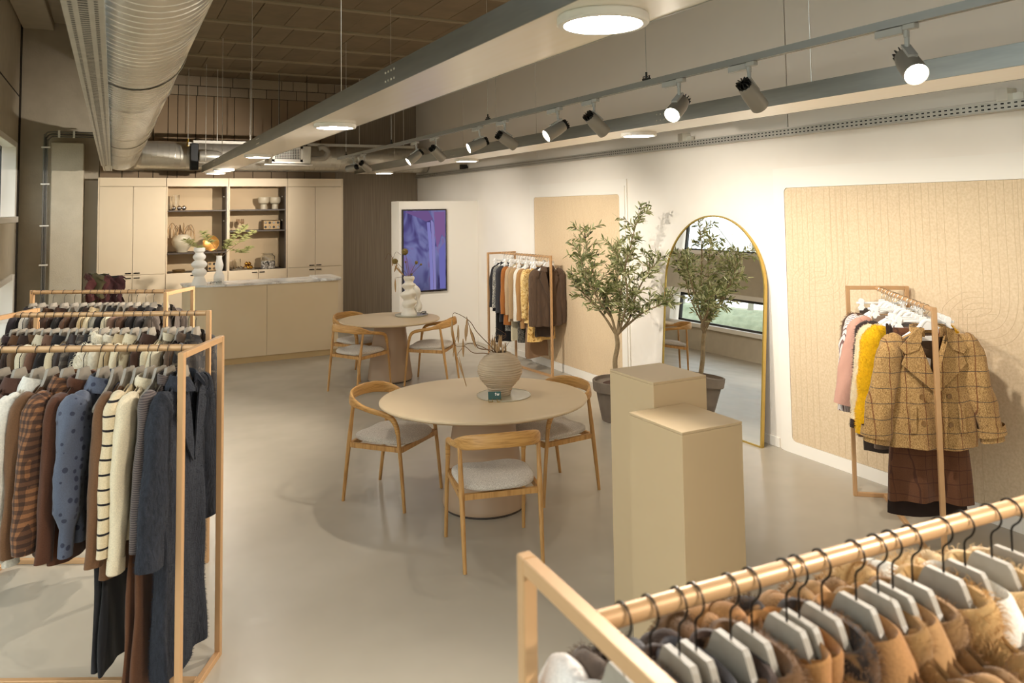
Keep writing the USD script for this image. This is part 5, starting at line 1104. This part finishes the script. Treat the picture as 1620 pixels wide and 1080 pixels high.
obj('fringe', cat(*[rod((-.17+.004*k, -.075, 1.43+.004*(k % 5)), (-.19+.003*k, -.09, 1.47+.006*(k % 7)), .0025, 4) for k in range(14)]), C(74, 40, 38), o)

# ------------------------------------------------------------------ rack D, far right, by the ribbed felt panel
RD = build_rack('clothes_rack', 'champagne metal clothes rack by the narrow felt panel at the far right', (4.765, 9.575), (4.862, 8.395))
FD = RD['d']; HD = 'white plastic hangers on the far right rack'
def D_top(s, desc, cat_, name, mat, **k):
    loc, rz = hang(RD, s, FD, 'plastic', 'white plastic hanger of the '+lbl(desc), HD); return top(name, desc, cat_, loc, rz, mat, **{**dict(L=.70, SL=.52, rx=.055, ry=.038, w=.195, flare=.01), **k})
def D_bot(s, desc, cat_, name, mat, **k):
    loc, rz = hang(RD, s, FD, 'clip', 'white clip hanger of the '+lbl(desc), HD); return bottom(name, desc, cat_, loc, rz, mat, **k)
D_bot(.06, 'black straight trousers at the far end of the far right rack', 'trousers', 'trousers', C(38, 36, 37), L=1.05)
D_top(.12, 'black blazer first at the far end of the far right rack', 'blazer', 'blazer', C(42, 40, 41), L=.62, SL=.5, collar='lapel')
D_top(.19, 'shiny silver grey blouse on the far right rack', 'blouse', 'blouse', C(150, 144, 130, 'print', (96, 94, 90), (190, 184, 170), f=22.0, rough=.4), L=.56, SL=.5)
D_top(.27, 'charcoal grey long blazer on the far right rack', 'blazer', 'blazer', C(58, 57, 60), L=.76, SL=.56, collar='lapel')
D_bot(.33, 'grey sequin skirt below the charcoal blazer', 'skirt', 'skirt', C(136, 132, 122, 'print', (60, 58, 56), (196, 192, 180), f=60.0, rough=.4), L=.88, legs=False, w=.13, hem=.15)
D_top(.40, 'ochre orange fine knit on the far right rack', 'sweater', 'sweater', C(168, 104, 50), L=.78, SL=.56)
D_bot(.455, 'ivory trousers between the ochre knit and beige blazer', 'trousers', 'trousers', C(220, 206, 172), L=.98)
D_top(.52, 'light beige tailored blazer on the far right rack', 'blazer', 'blazer', C(192, 164, 128), L=.72, SL=.56, collar='lapel', rx=.068)
D_top(.60, 'sand coloured short jacket with dark cuff button', 'jacket', 'jacket', C(180, 148, 108), L=.64, SL=.60, collar='shirt')
D_bot(.655, 'black and grey floral skirt low on the far right rack', 'skirt', 'skirt', C(50, 48, 44, 'print', (110, 104, 92), (30, 28, 28), f=30.0), L=.98, legs=False, w=.13, hem=.17)
D_top(.72, 'white shirt on the far right rack', 'shirt', 'shirt', C(236, 228, 212), L=.66, SL=.62, collar='shirt', ry=.045)
D_top(.79, 'camel tan cardigan between the white shirt and gold jacket', 'cardigan', 'cardigan', C(176, 132, 82), L=.78, SL=.6)
D_bot(.84, 'taupe wide trousers below the camel cardigan', 'trousers', 'trousers', C(142, 112, 84), L=1.14, hem=.17)
D_top(.91, 'gold brocade jacket on the far right rack', 'jacket', 'jacket', C(206, 164, 92, 'print', (232, 200, 136), (176, 132, 66), f=18.0, rough=.5), L=.70, SL=.56, rx=.072, ry=.05, collar='stand')
D_bot(.965, 'golden brocade skirt below the brown blazer', 'skirt', 'skirt', C(206, 160, 84, 'print', (226, 188, 116), (170, 124, 58), f=14.0, rough=.5), L=.92, legs=False, w=.15, hem=.215, t=.03, fold=.018)
D_bot(1.02, 'dark brown trousers clipped beside the brown blazer', 'trousers', 'trousers', C(70, 56, 46), L=.86)
D_top(1.10, 'dark brown wool blazer nearest the viewer on the far right rack', 'blazer', 'blazer', C(92, 72, 56, 'pin', (80, 62, 48), f=60.0, lw=.3), L=.72, SL=.64, w=.20, rx=.062, ry=.05, collar='lapel', flare=.012, hi=True, t=.034, neck=.08, vopen=.25)

# ------------------------------------------------------------------ rack E, right, before the wide felt panel
RE = build_rack('clothes_rack', 'champagne metal clothes rack before the wide felt panel with the checked jacket', (4.93, 3.80), (4.178, 2.852), fw=.40)
FE = RE['d']; HE = 'white plastic hangers on the right rack'
def E_top(s, desc, cat_, name, mat, turn=0, **k):
    loc, rz = hang(RE, s, FE, 'plastic', 'white plastic hanger of the '+lbl(desc), HE, turn); return top(name, desc, cat_, loc, rz, mat, **{**dict(L=.66, SL=.54, hi=True), **k})
def E_bot(s, desc, cat_, name, mat, **k):
    loc, rz = hang(RE, s, FE, 'clip', 'white clip hanger of the '+lbl(desc), HE); return bottom(name, desc, cat_, loc, rz, mat, **k)
E_bot(.12, 'dark grey brown trousers at the far end of the right rack', 'trousers', 'trousers', C(74, 62, 54), L=.98, w=.15, hem=.16)
E_top(.21, 'brown fur coat at the far end of the right rack', 'coat', 'coat', C(96, 70, 54, bscale=40.0), L=.86, SL=.60, rx=.08, ry=.055, collar='roll', size=1.1, fur=(16000, .02, M('brown_fur', (110, 80, 60), .8), .6, .0010))
E_top(.30, 'white shirt with thin brown pinstripes on the right rack', 'shirt', 'shirt', C(232, 222, 214, 'pin', (120, 92, 88), f=72.0, lw=.30), L=.76, SL=.60, rx=.088, ry=.055, cuff=.06, collar='shirt', flare=.085)
E_top(.38, 'dusty pink wide sleeved knit sweater on the right rack', 'sweater', 'sweater', C(210, 160, 140), L=.62, SL=.54, rx=.092, ry=.06, cuff=.075, flare=.10)
E_bot(.435, 'beige trousers clipped behind the grey skirt', 'trousers', 'trousers', C(196, 158, 112), L=.8, w=.15, hem=.15)
E_bot(.50, 'grey brown skirt with drawn line print on clips', 'skirt', 'skirt', C(128, 108, 92), L=.86, legs=False, w=.16, hem=.175)
E_top(.58, 'dark brown boucle coat with navy edge on the right rack', 'coat', 'coat', C(56, 42, 38, bscale=70.0, bump=.9), L=.80, SL=.64, rx=.085, ry=.06, flare=.07, fur=(9000, .012, M('boucle_brown', (66, 50, 44), .9), .2, .0014))
E_top(.68, 'cream white teddy jacket on the right rack', 'jacket', 'jacket', C(224, 206, 170, bscale=70.0, bump=1.0), L=.58, SL=.56, rx=.085, ry=.055, cuff=.07, flare=.075, fur=(14000, .009, M('cream_teddy', (232, 214, 180), .9), .1, .0016))
E_top(.78, 'bright yellow teddy jacket on the right rack', 'jacket', 'jacket', C(224, 172, 12, bscale=70.0, bump=1.0), L=.66, SL=.62, rx=.085, ry=.055, cuff=.07, flare=.065, fur=(16000, .009, M('yellow_teddy', (232, 180, 14), .9), .1, .0016))
E_bot(.86, 'dark brown corduroy trousers clipped beside the yellow jacket', 'trousers', 'trousers', C(60, 42, 32), L=1.04, w=.17, hem=.18, t=.03)
E_bot(1.01, 'brown check wide culottes below the checked jacket', 'culottes', 'culottes', C(104, 66, 42, 'window', (70, 42, 30), (76, 46, 32), f=16.0, lw=.07), L=1.0, w=.17, hem=.235, t=.04, legs=False, fold=.016)
E_bot(.93, 'espresso brown long trousers behind the check culottes', 'trousers', 'trousers', C(48, 34, 28), L=1.10, w=.17, hem=.22, t=.026)
# the checked jacket, in full
tweed = usdkit.material(stage, '/World/Looks/ochre_check_tweed', {'p': ('principled_bsdf', {'roughness': .95, 'specular_ior_level': .2, 'sheen_weight': .15}), 't': ('texture_coordinate', {}), 'm': ('mapping', {'scale': (1, .4, .45)}),
    'n': ('noise_texture', {'scale': 260.0, 'detail': 3.0, 'roughness': .7}), 'r': ('rgb_ramp', {'ramp': [(.28, lin((100, 74, 44))), (.45, lin((160, 124, 76))), (.6, lin((190, 152, 98))), (.8, lin((222, 194, 142)))]}), 'b': ('bump', {'strength': .5, 'distance': .003}),
    'wn': ('noise_texture', {'scale': 6.0}), 'wa': ('vector_math', {'math_type': 'multiply_add', 'vector2': (.02, .02, .02)}), 's': ('separate_xyz', {}),
    'am': ('math', {'math_type': 'multiply_add', 'value2': 10.0, 'value3': 50.3}), 'af': ('math', {'math_type': 'fraction'}), 'al': ('math', {'math_type': 'less_than', 'value2': .055}),
    'cm': ('math', {'math_type': 'multiply_add', 'value2': 11.5, 'value3': 50.1}), 'cf': ('math', {'math_type': 'fraction'}), 'cl': ('math', {'math_type': 'less_than', 'value2': .05}),
    'k1': ('math', {'math_type': 'multiply', 'value2': .75}), 'k2': ('math', {'math_type': 'multiply', 'value2': .75}), 'x1': ('mix', {'color2': lin((104, 52, 28))}), 'x2': ('mix', {'color2': lin((62, 58, 60))})},
    [('t.object', 'm.vector'), ('m.vector', 'n.vector'), ('n.fac', 'r.fac'), ('n.fac', 'b.height'), ('b.normal', 'p.normal'), ('t.object', 'wn.vector'), ('wn.color', 'wa.vector1'), ('t.object', 'wa.vector3'), ('wa.vector', 's.vector'),
     ('s.x', 'am.value1'), ('am.value', 'af.value1'), ('af.value', 'al.value1'), ('s.z', 'cm.value1'), ('cm.value', 'cf.value1'), ('cf.value', 'cl.value1'), ('al.value', 'k1.value1'), ('cl.value', 'k2.value1'),
     ('r.color', 'x1.color1'), ('k1.value', 'x1.fac'), ('x1.color', 'x2.color1'), ('k2.value', 'x2.fac'), ('x2.color', 'p.base_color')], 'p.BSDF')
desc = 'ochre brown checked tweed jacket facing the viewer at the near end of the right rack'
loc, rz = hang(RE, 1.085, FE, 'plastic', 'white plastic hanger carrying the ochre checked tweed jacket', HE, .20)
o = thing('jacket', desc, 'jacket', loc, rz)
W_, T_, LJ = .222, .045, .66
obj('body', body_mesh(LJ, W_, .262, T_, .098, .03, seed=5, fold=.008, knots=4, nth=110, nv=60, vopen=.29, back=-.01), tweed, o, smooth=70)
for s in (-1, 1):
    sl = sleeve_mesh(s, W_, .56, .082, .060, .076, .105, seed=9, n=32, m=44, yo=.015); so = obj('sleeve', sl, tweed, o, smooth=70)
    zc = -DROP-SLOPE-.56; e = tube(spline([(s*(W_+.015+.092), .013, zc+.085), (s*(W_+.015+.097), .014, zc+.055), (s*(W_+.015+.101), .015, zc+.03)], 6), .086, 26, rb=.066, n0=[1, 0, 0], cap=False)
    obj('cuff_strap', e, tweed, so, smooth=60)
    obj('shoulder_tab', tube(spline([(s*.10, .006, -DROP-.006), (s*.16, .006, -DROP-.035), (s*(W_-.005), .004, -DROP-SLOPE-.0)], 10), .004, 8, rb=.020, n0=[0, 0, 1]), tweed, o)
lining = C(82, 60, 40, rough=.5)
obj('lining', xz(Polygon([(-.085, -DROP-.012), (.085, -DROP-.012), (.06, -DROP-.15), (.0, -DROP-.29), (-.06, -DROP-.15)]), -.016, -.010), lining, o)
obj('size_label', xz(Polygon([(-.03, -DROP-.026), (.03, -DROP-.026), (.03, -DROP-.056), (-.03, -DROP-.056)]), -.010, -.0085), M('white_satin_label', (232, 228, 220), .5), o)
obj('hang_tag', xz(Polygon([(-.015, -DROP-.16), (.012, -DROP-.15), (.018, -DROP-.20), (-.010, -DROP-.205)]), -.006, -.0045), white_paint, o)
def curved(pts, off, th=.007, mirror=False): return bent(pts, W_, T_, LJ, off, th, mirror, .02)
for mi in (False, True):
    obj('lapel', curved([(.088, -DROP-.045), (.145, -DROP-.085), (.185, -DROP-.175), (.12, -DROP-.235), (.04, -DROP-.305), (.0, -DROP-.345), (.004, -DROP-.285), (.05, -DROP-.155)], .016 if not mi else .011, .008, mi), tweed, o, smooth=30)
    cl_ = curved([(.075, -DROP+.034), (.112, -DROP+.012), (.192, -DROP-.082), (.168, -DROP-.112), (.10, -DROP-.088), (.078, -DROP-.035)], .021, .009, mi); obj('collar_wing', cl_, tweed, o, smooth=30)
    obj('pocket_welt', curved([(.125, -DROP-.41), (.150, -DROP-.41), (.158, -DROP-.56), (.133, -DROP-.56)], .013, .007, mi), tweed, o, smooth=30)
obj('collar_back', collar_mesh(.098, T_, .02, 'stand', size=1.1), tweed, o, smooth=60)
obj('front_edge', curved([(.0, -DROP-.31), (.016, -DROP-.31), (.012, -DROP-.64), (-.004, -DROP-.64)], .012, .006), tweed, o, smooth=30)
horn = M('horn_button', (132, 98, 58), .3)
for x, z in ((.085, -.36), (.083, -.51), (-.075, -.36), (-.075, -.52)):
    bmesh = rot(lathe([(0, 0), (.013, 0), (.0145, .003), (.0135, .005), (.008, .0038), (0, .0036)], 20), -PI/2, [1, 0, 0]); yb = T_*(1+.3*(-z)/LJ)*(math.sqrt(1-(abs(x)/W_)**2))**.72+.013
    obj('button', mv(bmesh, x, yb, -DROP+z), horn, o)

# ------------------------------------------------------------------ rack F, lower right foreground
RF = build_rack('clothes_rack', 'champagne metal clothes rack close to the camera at the lower right', (.636, 1.0), (.636+1.2*.999, 1.0-1.2*.045), fw=.43)
FF = -RF['d']; HF = 'grey board hangers on the foreground rack'
fxs = [.694, .742, .796, .828, .898, .942, 1.017, 1.045, 1.098, 1.179, 1.234, 1.272, 1.324, 1.409, 1.471, 1.551, 1.614]
fur_dk, fur_br, fur_gold, fur_tan, fur_pale = (M(n_, c_, .75) for n_, c_ in (('dark_fur', (74, 56, 42)), ('brown_pile_fur', (120, 86, 52)), ('golden_fur', (192, 148, 90)), ('tan_fur', (164, 122, 74)), ('pale_fur', (216, 184, 138))))
flist = [('white satin blouse', 'blouse', C(232, 222, 212, rough=.4, bump=.1), dict(SL=.3)), ('grey brown fur jacket', 'jacket', C(100, 84, 72, bscale=40.0), dict(collar='roll', fur=(14000, .013, M('grey_fur', (120, 100, 84), .8), .5, .0010))),
    ('dark mink fur jacket', 'jacket', C(66, 48, 38, bscale=40.0), dict(collar='roll', fur=(16000, .014, fur_dk, .5, .0010))), ('grey wool coat', 'coat', C(92, 88, 90), dict(collar='stand')), ('dark brown ribbed sweater', 'sweater', C(70, 50, 38, 'pin', (52, 36, 28), f=150.0, lw=.4), dict(collar='roll')),
    ('brown fur collar coat', 'coat', C(108, 76, 46, bscale=40.0), dict(collar='roll', size=1.2, fur=(22000, .013, fur_br, .5, .0010), rx=.085, ry=.06)), ('camel wool coat', 'coat', C(178, 126, 74), dict(collar='stand', rx=.08, ry=.05)), ('caramel wool jacket', 'jacket', C(166, 116, 66), dict(collar='stand')),
    ('tiger striped dark fur jacket', 'jacket', C(84, 58, 34, 'print', (40, 28, 20), (130, 94, 54), f=9.0), dict(collar='roll', size=1.25, fur=(20000, .014, M('tiger_fur', (112, 78, 44), .8), .6, .0010), rx=.08, ry=.06)), ('plain camel jacket', 'jacket', C(172, 124, 76), dict(collar='shirt')),
    ('golden brown pile jacket', 'jacket', C(150, 112, 66, bscale=60.0), dict(collar='roll', fur=(14000, .011, fur_tan, .4, .0010))), ('tan suede coat', 'coat', C(170, 128, 82, bscale=90.0), dict(collar='shirt', rx=.08, ry=.05)), ('brown curly pile jacket', 'jacket', C(138, 102, 62, bscale=60.0), dict(collar='roll', fur=(14000, .012, fur_br, .4, .0010))),
    ('golden fox fur jacket', 'jacket', C(190, 150, 96, bscale=40.0), dict(collar='roll', size=1.2, fur=(26000, .020, fur_gold, .5, .0010), rx=.085, ry=.065)), ('white cotton blouse', 'blouse', C(228, 220, 206), dict(collar='shirt')), ('pale honey fur vest', 'vest', C(206, 172, 122, bscale=40.0), dict(SL=.2, collar='roll', size=1.2, fur=(20000, .020, fur_pale, .5, .0010), rx=.08, ry=.06)), ('light beige shearling coat', 'coat', C(206, 178, 138, bscale=60.0), dict(collar='roll', fur=(12000, .012, fur_pale, .4, .0010)))]
for n, (x, (desc, nm, mat, kw)) in enumerate(zip(fxs, flist)):
    d2 = f'{desc}, {ordinal(n+1)} from the left on the foreground rack'
    loc, rz = hang(RF, x-.636, FF, 'board', f'grey hanger of the {desc} on the foreground rack', HF, jig(n+80, .07))
    top(nm, d2, nm, loc, rz, mat, **{**dict(L=.66, SL=.54, rx=.064, ry=.04, t=.022, hi=True), **kw})
